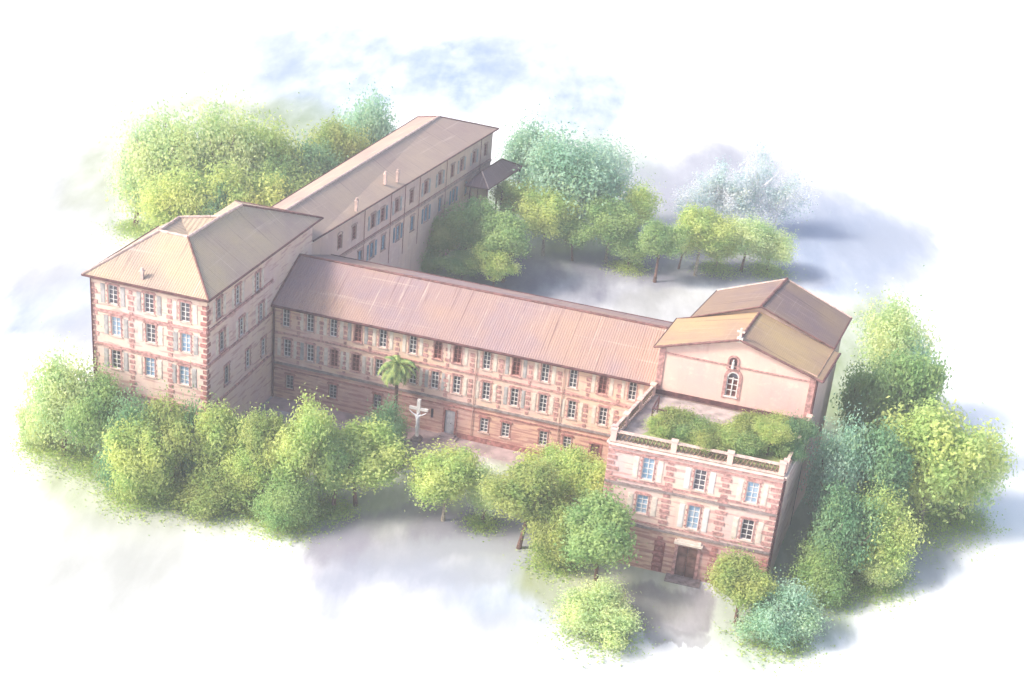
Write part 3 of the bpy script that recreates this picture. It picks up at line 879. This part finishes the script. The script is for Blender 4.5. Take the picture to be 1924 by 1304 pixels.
for i in range(12):
    a_, b_ = .3 + i * 3.15, .3 + (i + 1) * 3.15
    mb.face([(a_, -2.6, .006), (b_, -2.6, .006), (b_, -.0, .006), (a_, -.0, .006)])
g = mb.build('path', M['path']); g['kind'] = 'structure'


# ================================================================== TREES
def crown_mesh(seed, lobes, leaves, leaf, shape, spread=.30, spikes=.0):
    """unit crown (radius 1, height 2, centred): many small leaves grouped in sprays"""
    r = np.random.default_rng(seed)
    cs = []
    while len(cs) < lobes:
        v = r.normal(size=3); v /= np.linalg.norm(v)
        rad = r.uniform(.30, .80) if r.random() < .8 else r.uniform(0, .4)
        p = v * rad
        if shape == 'round':
            if p[2] < -.45: p[2] *= .6
        elif shape == 'cone':
            t = (p[2] + 1) / 2; p[:2] *= (1.12 - t) * .95
        elif shape == 'dome':
            p[2] = abs(p[2]) * 1.05 - .5
        cs.append(p)
    cs = np.array(cs)
    lr = r.uniform(.75, 1.25, lobes) * spread
    ltint = r.random(lobes)
    idx = r.integers(0, lobes, leaves)
    dv = r.normal(size=(leaves, 3)); dv /= np.linalg.norm(dv, axis=1)[:, None]
    rr = np.clip(r.normal(.72, .34, leaves), .05, 1.9)
    if spikes > 0:
        far = r.random(leaves) < spikes
        rr = np.where(far, rr + r.exponential(.4, leaves), rr)
    P = cs[idx] + dv * (rr * lr[idx])[:, None]
    keep = P[:, 2] > -1.0
    P, idx, dv = P[keep], idx[keep], dv[keep]
    n = len(P)
    nn = dv * .9 + np.array([0, 0, .35]) + r.normal(size=(n, 3)) * .55
    nn /= np.linalg.norm(nn, axis=1)[:, None]
    t = np.cross(nn, r.normal(size=(n, 3))); t /= np.linalg.norm(t, axis=1)[:, None]
    b = np.cross(nn, t)
    L = (leaf * r.uniform(.6, 1.3, n))[:, None]
    V = np.stack([P - t * L, P + b * L * .55, P + t * L, P - b * L * .55], 1).reshape(-1, 3)
    me = bpy.data.meshes.new('crown')
    me.vertices.add(n * 4); me.vertices.foreach_set('co', V.ravel())
    me.loops.add(n * 4); me.loops.foreach_set('vertex_index', np.arange(n * 4, dtype=np.int32))
    me.polygons.add(n); me.polygons.foreach_set('loop_start', np.arange(n, dtype=np.int32) * 4)
    me.update(calc_edges=True)
    at = me.attributes.new('tint', 'FLOAT', 'FACE')
    at.data.foreach_set('value', np.clip(ltint[idx] * .65 + r.random(n) * .35, 0, 1).astype(np.float32))
    me.materials.append(M['leaf'])
    me.validate()
    return me


def trunk_mesh(seed, m, bare=.4):
    """unit trunk: height 1, limbs reach into the crown"""
    r = random.Random(seed); mb = MB()
    lean = (r.uniform(-.05, .05), r.uniform(-.05, .05))
    top = Vector((lean[0], lean[1], bare + .12))
    mb.tube([(0, 0, -.05), (0, 0, .01), (lean[0] * .4, lean[1] * .4, bare * .5), (lean[0] * .8, lean[1] * .8, bare), top], [.042, .03, .022, .019, .015], 9)
    for i in range(7):
        a = 2 * PI * i / 7 + r.uniform(-.3, .3); h = bare - .02 + .02 * i
        st = Vector((lean[0] * .8, lean[1] * .8, h)); l = r.uniform(.16, .3)
        p1 = st + Vector((math.cos(a) * l * .5, math.sin(a) * l * .5, r.uniform(.06, .14)))
        p2 = st + Vector((math.cos(a) * l * .9, math.sin(a) * l * .9, r.uniform(.18, .38)))
        mb.tube([st, p1, p2], [.012, .008, .003], 6)
        p3 = p1 + Vector((math.cos(a + .9) * l * .4, math.sin(a + .9) * l * .4, r.uniform(.05, .2)))
        mb.tube([p1, p3], [.006, .002], 5)
    o = mb.build('trunk', m); me = o.data
    bpy.data.objects.remove(o)
    return me


CROWN = {
    'round': [crown_mesh(1, 44, 27000, .038, 'round', .33), crown_mesh(2, 50, 27000, .038, 'round', .32), crown_mesh(3, 38, 27000, .040, 'round', .36)],
    'wispy': [crown_mesh(4, 50, 17000, .036, 'round', .40, .06), crown_mesh(5, 44, 17000, .036, 'round', .42, .08)],
    'sparse': [crown_mesh(9, 46, 6000, .034, 'round', .40, .1), crown_mesh(10, 60, 5500, .034, 'cone', .26, .1)],
    'thicket': [crown_mesh(11, 40, 32000, .031, 'dome', .36, .03), crown_mesh(12, 34, 32000, .032, 'dome', .40, .03)],
    'bush': [crown_mesh(7, 28, 16000, .046, 'dome', .38, .03), crown_mesh(8, 24, 16000, .048, 'dome', .40, .06)],
}
M['barkg'] = plain('silvery_bark', lin(236, 232, 238, .92), .08)
GTRUNK = trunk_mesh(4, M['barkg'], .42)
TRUNK = [trunk_mesh(1, M['bark']), trunk_mesh(2, M['bark'], .36), trunk_mesh(3, M['barkl'], .42)]
COLR = {
    'lime': lin(222, 230, 150, .95), 'pale': lin(232, 240, 184, .95), 'green': lin(186, 210, 144, .90), 'olive': lin(200, 208, 134, .90),
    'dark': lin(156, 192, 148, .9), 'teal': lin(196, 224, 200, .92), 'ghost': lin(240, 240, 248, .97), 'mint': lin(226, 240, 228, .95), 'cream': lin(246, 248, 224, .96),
}
TREES = [
    (-13.9, -17.6, -1.6, 11.65, 7.35, 'wispy', 'pale', 'pale lime tree at the far left, its crown reaching past the pavilion corner', 'trees in front of the pavilion and long wing', 0.06),
    (-9.43, -18.34, -1.6, 11.0, 6.75, 'round', 'green', 'dark green tree between the pale far left tree and the pavilion front', 'trees in front of the pavilion and long wing', 0.12),
    (-17.21, -16.83, -1.6, 7.12, 5.04, 'bush', 'pale', 'pale shrub at the far left edge of the thicket', 'shrubs along the walls', 0),
    (-4.93, -20.1, -1.6, 12.01, 6.12, 'bush', 'dark', 'blue green shrub against the left half of the pavilion front', 'shrubs along the walls', 0.0),
    (-1.21, -19.43, -1.6, 10.89, 6.36, 'round', 'olive', 'olive tree below the middle window column of the pavilion front', 'trees in front of the pavilion and long wing', 0.12),
    (-3.18, -21.95, -1.6, 8.59, 6.53, 'round', 'lime', 'yellow green tree lower left of the olive tree before the pavilion', 'trees in front of the pavilion and long wing', 0.12),
    (0.26, -17.66, -1.6, 12.36, 4.62, 'bush', 'dark', 'dark shrub hugging the front corner of the pavilion', 'shrubs along the walls', 0.0),
    (3.45, -17.25, -1.6, 10.59, 6.66, 'round', 'lime', 'lime tree just right of the pavilion front corner', 'trees in front of the pavilion and long wing', 0.12),
    (7.72, -17.4, -1.6, 10.06, 5.84, 'round', 'olive', 'olive tree right of the lime tree at the pavilion corner', 'trees in front of the pavilion and long wing', 0.12),
    (10.99, -16.94, -1.6, 12.01, 7.09, 'round', 'lime', 'bright rounded tree below the corner where pavilion meets long wing', 'trees in front of the pavilion and long wing', 0.12),
    (14.01, -16.06, -1.6, 9.53, 4.56, 'round', 'green', 'deep green tree squeezed left of the big lime tree before the long wing', 'trees in front of the pavilion and long wing', 0.12),
    (3.65, -19.82, -1.6, 6.06, 7.55, 'bush', 'olive', 'low olive shrub in the second row before the pavilion corner', 'shrubs along the walls', 0),
    (-3.34, -19.89, -1.6, 4.41, 7.13, 'bush', 'lime', 'loose lime shrub in the second row at lower left', 'shrubs along the walls', 0),
    (10.89, -20.07, -1.6, 6.59, 6.46, 'bush', 'green', 'green shrub in the second row left of the lilac shade painted on the ground', 'shrubs along the walls', 0),
    (6.57, -18.46, -1.6, 6.94, 5.06, 'round', 'lime', 'small lime tree in the middle of the left thicket', 'trees in front of the pavilion and long wing', 0.12),
    (15.61, -14.27, -1.6, 8.59, 8.8, 'round', 'lime', 'largest bright lime tree, left of the white crucifix', 'trees in front of the pavilion and long wing', 0.24),
    (15.4, -6.32, -0.6, 8.53, 5.35, 'bush', 'dark', 'round dark shrub at the foot of the palm', 'shrubs along the walls', 0.0),
    (24.16, -13.25, -1.6, 7.77, 7.11, 'round', 'lime', 'lime tree below the pale grey door of the long wing', 'trees in front of the pavilion and long wing', 0.26),
    (27.76, -12.32, -1.6, 6.71, 3.81, 'wispy', 'pale', 'thin pale tree right of the tree below the pale grey door', 'trees in front of the pavilion and long wing', 0.12),
    (32.22, -14.79, -1.6, 9.42, 7.94, 'round', 'olive', 'olive green tree with a bare trunk in front of the long wing', 'trees in front of the pavilion and long wing', 0.3),
    (32.93, -7.38, -0.91, 6.24, 6.22, 'round', 'lime', 'yellow green tree behind the olive tree near the long wing', 'trees in front of the pavilion and long wing', 0.12),
    (37.04, -8.62, -1.26, 8.06, 6.64, 'round', 'lime', 'bright lime tree touching the left edge of the entrance building', 'trees in front of the pavilion and long wing', 0.26),
    (40.49, -18.12, -1.6, 9.74, 8.61, 'round', 'green', 'broad green tree covering the lower left corner of the entrance building', 'trees in front of the pavilion and long wing', 0.22),
    (35.92, -16.01, -1.6, 6.3, 5.38, 'round', 'olive', 'small olive tree tucked under the broad green tree at the entrance', 'trees in front of the pavilion and long wing', 0.08),
    (42.25, -24.23, -1.6, 5.78, 7.55, 'bush', 'pale', 'broad pale yellow shrub lowest in front of the entrance building', 'shrubs along the walls', 0),
    (53.19, -18.19, -1.6, 7.5, 5.85, 'round', 'olive', 'olive tree right of the oak entrance door', 'trees beside the chapel and entrance', 0.22),
    (56.75, -19.14, -1.6, 7.44, 7.39, 'bush', 'teal', 'broad teal shrub right of and below the olive tree by the entrance door', 'shrubs along the walls', 0),
    (59.57, -10.99, -1.6, 7.71, 5.82, 'bush', 'green', 'green shrub at the bottom right corner of the entrance building', 'shrubs along the walls', 0),
    (60.55, -9.09, -1.37, 11.9, 6.37, 'round', 'dark', 'dark tree beside the right wall of the entrance building', 'trees beside the chapel and entrance', 0.08),
    (64.17, -6.95, -0.79, 9.48, 6.9, 'wispy', 'lime', 'loose lime tree right of the dark tree beside the entrance building', 'trees beside the chapel and entrance', 0.08),
    (59.45, -3.08, -0.0, 12.71, 5.59, 'wispy', 'teal', 'pale green tree reaching up to the right railing of the roof terrace', 'trees beside the chapel and entrance', 0.08),
    (62.78, -0.54, -0.0, 13.41, 7.7, 'round', 'dark', 'blue green tree between the roof terrace and the large lime tree', 'trees beside the chapel and entrance', 0.08),
    (67.66, 3.27, -0.0, 13.55, 10.95, 'round', 'lime', 'large bright lime tree at the far right', 'trees beside the chapel and entrance', 0.08),
    (71.42, 6.07, -0.0, 11.08, 6.86, 'wispy', 'pale', 'pale wispy tree rightmost of all', 'trees beside the chapel and entrance', 0.08),
    (60.45, 11.78, -0.0, 13.88, 6.66, 'round', 'green', 'green tree right behind the right wall of the chapel', 'trees beside the chapel and entrance', 0.08),
    (64.28, 13.59, -0.0, 14.5, 7.8, 'round', 'green', 'tall green tree standing in the middle of the right thicket', 'trees beside the chapel and entrance', 0.08),
    (62.32, 24.29, -0.0, 14.88, 8.3, 'wispy', 'pale', 'pale lime tree rising highest beside the chapel roof', 'trees beside the chapel and entrance', 0.25),
    (65.38, 21.73, -0.0, 12.22, 4.66, 'wispy', 'teal', 'narrow teal tree at the outer edge right of the chapel', 'trees beside the chapel and entrance', 0.25),
    (4.18, 43.17, -0.0, 7.47, 6.67, 'round', 'olive', 'olive tree close to the rear wing wall, below its blue windows', 'trees of the inner court', 0.2),
    (1.95, 40.71, -0.0, 4.16, 5.91, 'bush', 'green', 'green shrub at the inner corner where rear wing meets long wing', 'shrubs along the walls', 0.0),
    (8.06, 39.61, -0.0, 4.31, 7.21, 'round', 'green', 'low green tree behind the left part of the long wing roof', 'trees of the inner court', 0.22),
    (7.68, 44.47, -0.0, 9.78, 7.03, 'round', 'green', 'green tree in the court just below the dark porch roof', 'trees of the inner court', 0.25),
    (12.48, 38.68, -0.0, 6.22, 6.8, 'round', 'lime', 'lime tree peeping over the long wing roof', 'trees of the inner court', 0.25),
    (12.92, 41.86, -0.0, 9.87, 8.63, 'round', 'green', 'broad green tree in the middle of the court', 'trees of the inner court', 0.28),
    (15.04, 53.45, -0.0, 9.54, 7.98, 'round', 'lime', 'lime tree in the court right of the porch', 'trees of the inner court', 0.28),
    (9.72, 57.2, -0.0, 9.39, 6.68, 'round', 'lime', 'small lime tree beside the porch post', 'trees of the inner court', 0.28),
    (19.16, 53.56, -0.0, 6.92, 6.86, 'round', 'green', 'green tree left of the deep crowned court tree', 'trees of the inner court', 0.3),
    (23.4, 55.47, -0.0, 9.23, 7.97, 'round', 'green', 'deep crowned court tree on a thin straight trunk', 'trees of the inner court', 0.32),
    (25.9, 60.6, -0.0, 10.16, 5.91, 'wispy', 'lime', 'light lime tree behind the deep crowned court tree', 'trees of the inner court', 0.3),
    (31.03, 51.68, -0.0, 9.39, 6.71, 'round', 'green', 'round ball shaped green tree standing clear in the court', 'trees of the inner court', 0.34),
    (35.59, 56.64, -0.0, 9.92, 7.9, 'round', 'lime', 'lime crowned tree with a visible trunk right of the ball shaped tree', 'trees of the inner court', 0.34),
    (41.1, 61.35, -0.0, 8.69, 8.02, 'wispy', 'pale', 'pale lime tree at the right end of the court', 'trees of the inner court', 0.25),
    (33.05, 58.0, -0.0, 6.54, 5.07, 'wispy', 'pale', 'thin pale tree between the ball shaped tree and the lime crowned tree', 'trees of the inner court', 0.25),
    (16.69, 59.98, -0.0, 17.0, 14.15, 'wispy', 'teal', 'tall hazy green tree far behind the porch', 'far trees', 0.2),
    (7.98, 68.31, -0.0, 14.1, 7.79, 'wispy', 'teal', 'pale blue green tree beside the end of the rear wing', 'far trees', 0.2),
    (19.46, 67.47, -0.0, 13.95, 9.2, 'wispy', 'mint', 'mint coloured tree at the right edge of the far hazy group', 'far trees', 0.2),
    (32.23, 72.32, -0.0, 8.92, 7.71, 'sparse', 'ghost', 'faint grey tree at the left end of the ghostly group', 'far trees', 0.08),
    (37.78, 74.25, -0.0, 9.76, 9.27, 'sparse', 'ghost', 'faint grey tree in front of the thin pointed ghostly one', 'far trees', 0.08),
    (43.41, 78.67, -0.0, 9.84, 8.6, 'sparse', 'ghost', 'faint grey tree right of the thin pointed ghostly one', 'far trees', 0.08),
    (37.86, 60.0, -0.0, 6.46, 5.82, 'wispy', 'lime', 'low lime tree right of the lime crowned court tree', 'trees of the inner court', 0.15),
    (44.43, 62.75, -0.0, 6.77, 6.58, 'wispy', 'pale', 'last pale lime tree of the court row beside the chapel', 'trees of the inner court', 0.12),
    (26.74, 54.53, -0.0, 5.77, 5.75, 'wispy', 'green', 'low green tree left of the round ball shaped tree', 'trees of the inner court', 0.15),
    (64.17, -6.95, -0.79, 5.77, 5.92, 'bush', 'pale', 'pale lime shrub at the lower right edge of the thicket', 'shrubs along the walls', 0),
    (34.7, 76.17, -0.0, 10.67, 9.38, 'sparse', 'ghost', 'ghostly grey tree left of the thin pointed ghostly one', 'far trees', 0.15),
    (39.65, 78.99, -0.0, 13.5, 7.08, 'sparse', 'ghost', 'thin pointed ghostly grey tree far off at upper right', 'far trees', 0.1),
    (-32.97, 35.27, -0.0, 18.22, 11.32, 'wispy', 'pale', 'spreading pale lime tree leftmost behind the pavilion roof', 'trees behind the rear wing', 0.06),
    (-36.62, 35.43, -0.0, 14.72, 6.4, 'wispy', 'cream', 'cream fringe tree at the outer left of the upper thicket', 'trees behind the rear wing', 0.06),
    (-27.59, 29.73, -0.0, 13.57, 10.28, 'wispy', 'lime', 'lime tree just above the pavilion roof, left side', 'trees behind the rear wing', 0.06),
    (-26.92, 40.97, -0.0, 17.8, 10.81, 'wispy', 'pale', 'pale lime tree between the leftmost and the central one behind the pavilion', 'trees behind the rear wing', 0.06),
    (-22.53, 45.79, -0.0, 16.93, 11.71, 'wispy', 'lime', 'lime tree in the centre of the upper thicket', 'trees behind the rear wing', 0.06),
    (-20.52, 33.66, -0.0, 14.06, 11.07, 'round', 'lime', 'green yellow tree above the pavilion roof ridge', 'trees behind the rear wing', 0.06),
    (-18.12, 41.46, -0.0, 11.93, 8.58, 'round', 'green', 'green tree above the start of the rear wing roof', 'trees behind the rear wing', 0.06),
    (-22.65, 30.42, -0.0, 11.5, 5.47, 'round', 'dark', 'small dark tree just behind the pavilion ridge', 'trees behind the rear wing', 0.06),
    (-17.16, 48.88, -0.0, 13.77, 9.59, 'round', 'dark', 'dark tree beside the rear wing roof', 'trees behind the rear wing', 0.06),
    (-16.79, 56.4, -0.0, 13.72, 8.37, 'round', 'olive', 'olive tree next to the dark tree along the rear wing roof', 'trees behind the rear wing', 0.06),
    (-16.2, 64.54, -0.0, 16.52, 9.05, 'wispy', 'teal', 'tall teal tree rising above the rear wing, nearest its far end', 'trees behind the rear wing', 0.06),
    (52.78, -9.9, 10.78, 3.78, 3.8, 'round', 'lime', 'small lime tree on a pale stem on the roof terrace', 'plants on the roof terrace', 0.42),
    (44.17, -8.63, 10.78, 2.89, 3.65, 'bush', 'olive', 'olive shrub at the left of the roof terrace planting', 'plants on the roof terrace', 0),
    (46.4, -9.43, 10.78, 2.72, 3.86, 'bush', 'green', 'green shrub second from the left on the roof terrace', 'plants on the roof terrace', 0),
    (49.1, -9.53, 10.78, 2.89, 4.32, 'bush', 'lime', 'yellow green shrub in the middle of the roof terrace', 'plants on the roof terrace', 0),
    (50.94, -10.46, 10.78, 2.95, 3.8, 'bush', 'green', 'green shrub beside the stem of the small terrace tree', 'plants on the roof terrace', 0),
    (55.14, -5.76, 10.78, 3.56, 2.92, 'bush', 'dark', 'dark shrub at the right end of the roof terrace', 'plants on the roof terrace', 0),
    (54.13, -9.26, 10.78, 3.17, 3.33, 'bush', 'green', 'green shrub at the front right corner of the roof terrace', 'plants on the roof terrace', 0),
    (47.74, -11.47, 10.78, 2.72, 3.56, 'bush', 'olive', 'olive shrub behind the middle of the front terrace railing', 'plants on the roof terrace', 0),
    (42.83, -10.06, 10.78, 2.45, 2.66, 'bush', 'lime', 'small lime shrub nearest the trellis frame on the roof terrace', 'plants on the roof terrace', 0),
    (50.79, -6.2, 10.78, 2.78, 3.42, 'bush', 'olive', 'olive shrub below the arched chapel window on the roof terrace', 'plants on the roof terrace', 0),
    (52.96, -5.93, 10.78, 3.17, 3.41, 'bush', 'lime', 'lime shrub at the back right of the roof terrace planting', 'plants on the roof terrace', 0),
    (54.85, -9.33, 10.78, 2.28, 2.38, 'bush', 'dark', 'dark shrub squeezed behind the front right corner post of the terrace railing', 'plants on the roof terrace', 0),
]
for i, (x, y, z, h, w, kind, colr, label, grp, low) in enumerate(TREES):
    nm = 'garden_shrub' if kind == 'bush' else 'broadleaf_tree'
    cat = 'shrub' if kind == 'bush' else 'tree'
    t = thing(nm, label, cat, (x, y, z), grp)
    key = 'thicket' if kind == 'bush' and w > 5 else kind
    me = CROWN[key][i % len(CROWN[key])]
    cr = bpy.data.objects.new('crown', me); COL.objects.link(cr); cr.parent = t
    ch = h * (1 - low)                      # crown height
    cr.location = (0, 0, h * low + ch * (.5 if kind != 'bush' else .47))
    cr.scale = (w / 2 / .93, w / 2 / .93, ch / 2 / .95)
    cr.rotation_euler = (0, 0, (i * 2.39996) % (2 * PI))
    cr.color = tuple(v * (.86 if z > 5 else 1.0) for v in COLR[colr][:3]) + (1,)
    if kind != 'bush':
        tr = bpy.data.objects.new('trunk', GTRUNK if colr == 'ghost' else TRUNK[i % 3]); COL.objects.link(tr); tr.parent = t
        tr.scale = (h * .9, h * .9, h * .92); tr.rotation_euler = (0, 0, i * 1.3)
    else:
        sm = MB()
        for k in range(5):
            a = 2 * PI * k / 5 + i
            sm.tube([(0, 0, -.1), (math.cos(a) * w * .12, math.sin(a) * w * .12, h * .3), (math.cos(a) * w * .25, math.sin(a) * w * .25, h * .7)], [.05, .035, .01], 5)
        so = sm.build('stem', M['bark'], None); so.parent = t

# soft low growth that joins the trees at their feet
r_ = np.random.default_rng(77); PP = []; TT = []
for (x, y, z, h, w, kind, colr, label, grp, low) in TREES:
    if z > 5 or grp == 'far trees' or colr == 'ghost' or w < 3 or (kind != 'bush' and low >= .22):
        continue
    n = int(420 * w)
    q = r_.normal(size=(n, 2)) * w * np.array([.24, .23]); k = np.exp(-(q ** 2).sum(1) / (w * .32) ** 2)
    hh = r_.random(n) * (.25 + .13 * w * k)
    X = x + q[:, 0]; Y = y + q[:, 1]
    ok = np.ones(n, bool)
    for (ax, bx, ay, by) in ((-12.9, .5, -15.2, 10), (-9.5, 5.8, 9, 61), (-.5, 41.5, -2.7, 14.5), (38.8, 57.5, -14.2, 13.2), (45.0, 52.0, -19, -12)):
        ok &= ~((X > ax) & (X < bx) & (Y > ay) & (Y < by))
    Z = np.array([gz(v) for v in Y]) + hh
    PP.append(np.stack([X, Y, Z], 1)[ok]); TT.append((np.full(n, r_.random()) * .5 + r_.random(n) * .5)[ok])
P_ = np.concatenate(PP); T_ = np.concatenate(TT); n = len(P_)
nn = np.array([0, 0, .9]) + r_.normal(size=(n, 3)) * .5; nn /= np.linalg.norm(nn, axis=1)[:, None]
tt = np.cross(nn, r_.normal(size=(n, 3))); tt /= np.linalg.norm(tt, axis=1)[:, None]; bb = np.cross(nn, tt)
L_ = (.11 * r_.uniform(.6, 1.3, n))[:, None]
V_ = np.stack([P_ - tt * L_, P_ + bb * L_ * .6, P_ + tt * L_, P_ - bb * L_ * .6], 1).reshape(-1, 3)
me = bpy.data.meshes.new('undergrowth')
me.vertices.add(n * 4); me.vertices.foreach_set('co', V_.ravel()); me.loops.add(n * 4); me.loops.foreach_set('vertex_index', np.arange(n * 4, dtype=np.int32))
me.polygons.add(n); me.polygons.foreach_set('loop_start', np.arange(n, dtype=np.int32) * 4); me.update(calc_edges=True)
me.attributes.new('tint', 'FLOAT', 'FACE').data.foreach_set('value', T_.astype(np.float32)); me.materials.append(M['leaf'])
ug = bpy.data.objects.new('undergrowth', me); COL.objects.link(ug); ug.color = lin(206, 220, 140, .92); ug['kind'] = 'stuff'
ug['label'] = 'low loose green undergrowth around the feet of the trees'; ug['category'] = 'undergrowth'

# palm by the long wing
px, py = 14.6, -1.9
T = thing('palm_tree', 'tall palm with drooping fronds in front of the long wing', 'palm', (px, py, 0))
mb = MB(); mb.tube([(px, py, -.1), (px + .05, py, 1), (px + .12, py, 4), (px + .05, py, 7.6)], [.27, .2, .17, .2], 10); mb.build('trunk', M['bark'], T)
fm_m, nt = mat('palm_leaf'); p_ = pos(nt)
finish(nt, mix(nt, ramp(nt, noise(nt, p_, 2.0, 3), .35, .65), lin(112, 146, 88, .75), lin(176, 190, 112, .8)), .7)
r = random.Random(5)
for k in range(42):
    mb = MB(); a = 2 * PI * k / 42 + r.uniform(-.1, .1); el = r.uniform(-.2, 1.25) if k % 2 else r.uniform(.2, .8); L = r.uniform(2.1, 2.7)
    pts = []; p = Vector((px + .05, py, 7.6)); e = el
    for j in range(9):
        pts.append(p.copy()); p = p + Vector((math.cos(a) * math.cos(e), math.sin(a) * math.cos(e), math.sin(e))) * (L / 8); e -= .27
    mb.tube(pts, [.035 - .003 * j for j in range(9)], 4)
    sd = Vector((-math.sin(a), math.cos(a), 0))
    for j in range(1, 8):
        for q in (0, .5):
            c_ = pts[j].lerp(pts[min(8, j + 1)], q); fwd = (pts[j] - pts[j - 1]).normalized(); l = .7 * (1 - abs(j - 4) / 7)
            for sg in (-1, 1):
                tip = c_ + sd * sg * l * .75 + fwd * l * .6 + Vector((0, 0, -.22 * l - .1))
                mb.face([c_ - fwd * .05, c_ + fwd * .13, tip])
    mb.build('frond', fm_m, T)

# wayside crucifix
qx, qy = 17.35, -2.3
T = thing('crucifix', 'white stone crucifix with a hanging figure at the foot of the long wing', 'crucifix', (qx, qy, 0))
mb = MB(); mb.box(qx - .17, qx + .17, qy - .15, qy + .15, .5, 4.7); mb.box(qx - 1.0, qx - .172, qy - .13, qy + .13, 3.5, 3.76); mb.box(qx + .172, qx + 1.0, qy - .14, qy + .13, 3.5, 3.76)
mb.build('cross', M['white'], T)
mb = MB(); mb.box(qx - .5, qx + .5, qy - .5, qy + .5, -.1, .25); mb.box(qx - .32, qx + .32, qy - .32, qy + .32, .25, .5); mb.build('pedestal', M['grey'], T)
y_ = qy - .26
jo = {'pel': (0, 2.15), 'chest': (0, 2.8), 'neck': (.02, 3.08), 'head': (.06, 3.3), 'ls': (-.2, 2.98), 'le': (-.55, 3.15), 'lh': (-.92, 3.42),
      'rs': (.2, 2.98), 're': (.55, 3.15), 'rh': (.92, 3.42), 'lk': (-.09, 1.65), 'lf': (-.04, 1.1), 'rk': (.09, 1.65), 'rf': (.04, 1.1)}
rad = {'pel': .15, 'chest': .19, 'neck': .07, 'head': .13, 'ls': .085, 'rs': .085, 'le': .06, 're': .06, 'lh': .045, 'rh': .045, 'lk': .085, 'rk': .085, 'lf': .055, 'rf': .055}
ks = list(jo); ed = [('pel', 'chest'), ('chest', 'neck'), ('neck', 'head'), ('chest', 'ls'), ('ls', 'le'), ('le', 'lh'), ('chest', 'rs'), ('rs', 're'), ('re', 'rh'), ('pel', 'lk'), ('lk', 'lf'), ('pel', 'rk'), ('rk', 'rf')]
me = bpy.data.meshes.new('figure')
me.from_pydata([(qx + jo[k][0], y_ - (.08 if k in ('lk', 'rk') else 0), jo[k][1]) for k in ks], [(ks.index(a), ks.index(b)) for a, b in ed], [])
fo = bpy.data.objects.new('figure', me); COL.objects.link(fo); fo.parent = T; fo.matrix_parent_inverse = Matrix.Translation(-Vector((qx, qy, 0)))
sk = fo.modifiers.new('skin', 'SKIN'); fo.modifiers.new('sub', 'SUBSURF').levels = 1
fo.modifiers['sub'].render_levels = 1
for k, v in zip(ks, me.skin_vertices[0].data):
    v.radius = (rad[k], rad[k]); v.use_root = k == 'pel'
me.materials.append(M['stone'])

# trellis frame on the roof terrace
T = thing('trellis_frame', 'brown timber trellis frame standing near the left railing of the roof terrace', 'trellis', (42.3, -7.2, 10.78))
for (x, y) in ((41.9, -8.6), (41.95, -5.9), (43.2, -8.6)):
    mb = MB(); mb.box(x - .07, x + .07, y - .07, y + .07, 10.78, 12.5); mb.build('post', M['eave'], T)
for a_, b_ in (((41.9, -8.6), (41.95, -5.9)), ((41.9, -8.6), (43.2, -8.6))):
    mb = MB(); mb.tube([(*a_, 12.5), (*b_, 12.5)], .07, 6); mb.tube([(*a_, 11.7), (*b_, 11.7)], .04, 6); mb.build('rail', M['eave'], T)

# ==================================================================== HAZE
hm, nt = mat('thin_haze')
pv = N(nt, 'ShaderNodeVolumePrincipled'); pv.inputs['Color'].default_value = (.96, .97, 1, 1); pv.inputs['Density'].default_value = .0009; pv.inputs['Anisotropy'].default_value = .1
ho = N(nt, 'ShaderNodeOutputMaterial'); nt.links.new(pv.outputs[0], ho.inputs['Volume'])
mb = MB(); mb.box(-820, 820, -420, 1020, -2.6, 80)
hz = mb.build('haze', hm); hz['kind'] = 'stuff'

# ================================================================== CAMERA
yaw, pit, rol, f = .255, -.440, .095, 2745.2
fw = Vector((-math.sin(yaw) * math.cos(pit), math.cos(yaw) * math.cos(pit), math.sin(pit)))
rt = Vector((math.cos(yaw), math.sin(yaw), 0)); up = rt.cross(fw)
R_ = rt * math.cos(rol) + up * math.sin(rol); U_ = up * math.cos(rol) - rt * math.sin(rol)
cam = bpy.data.cameras.new('camera'); co = bpy.data.objects.new('camera', cam); COL.objects.link(co)
m3 = Matrix((R_, U_, -fw)).transposed()
co.matrix_world = Matrix.Translation((58.955, -126.931, 73.218)) @ m3.to_4x4()
cam.sensor_width = 36; cam.lens = f / 1924 * 36; cam.clip_start = 1; cam.clip_end = 6000
S.camera = co

# =================================================================== LIGHT
AZ = Vector((-.84, -.54)).normalized(); EL = math.radians(39)
sd = Vector((AZ.x * math.cos(EL), AZ.y * math.cos(EL), math.sin(EL)))
sun = bpy.data.lights.new('sun', 'SUN'); so = bpy.data.objects.new('sun', sun); COL.objects.link(so)
sun.energy = 2.4; sun.angle = math.radians(14); sun.color = (1, .93, .82)
so.rotation_euler = sd.to_track_quat('Z', 'Y').to_euler()
w = bpy.data.worlds.new('World'); S.world = w; w.use_nodes = True
nt = w.node_tree
for n in list(nt.nodes):
    nt.nodes.remove(n)
sky = nt.nodes.new('ShaderNodeTexSky'); sky.sky_type = 'NISHITA'; sky.sun_disc = False
sky.sun_elevation = EL; sky.sun_rotation = math.atan2(AZ.x, AZ.y)
sky.air_density = 1.0; sky.dust_density = 3.0; sky.ozone_density = 1.0
bg = nt.nodes.new('ShaderNodeBackground'); bg.inputs['Strength'].default_value = .15
ow = nt.nodes.new('ShaderNodeOutputWorld')
nt.links.new(sky.outputs[0], bg.inputs[0]); nt.links.new(bg.outputs[0], ow.inputs[0])
S.view_settings.view_transform = 'Standard'; S.view_settings.look = 'None'
S.view_settings.exposure = 1.18; S.view_settings.gamma = 1
S.render.engine = 'CYCLES'
S.cycles.max_bounces = 8; S.cycles.diffuse_bounces = 4; S.cycles.transmission_bounces = 4
S.cycles.use_denoising = True
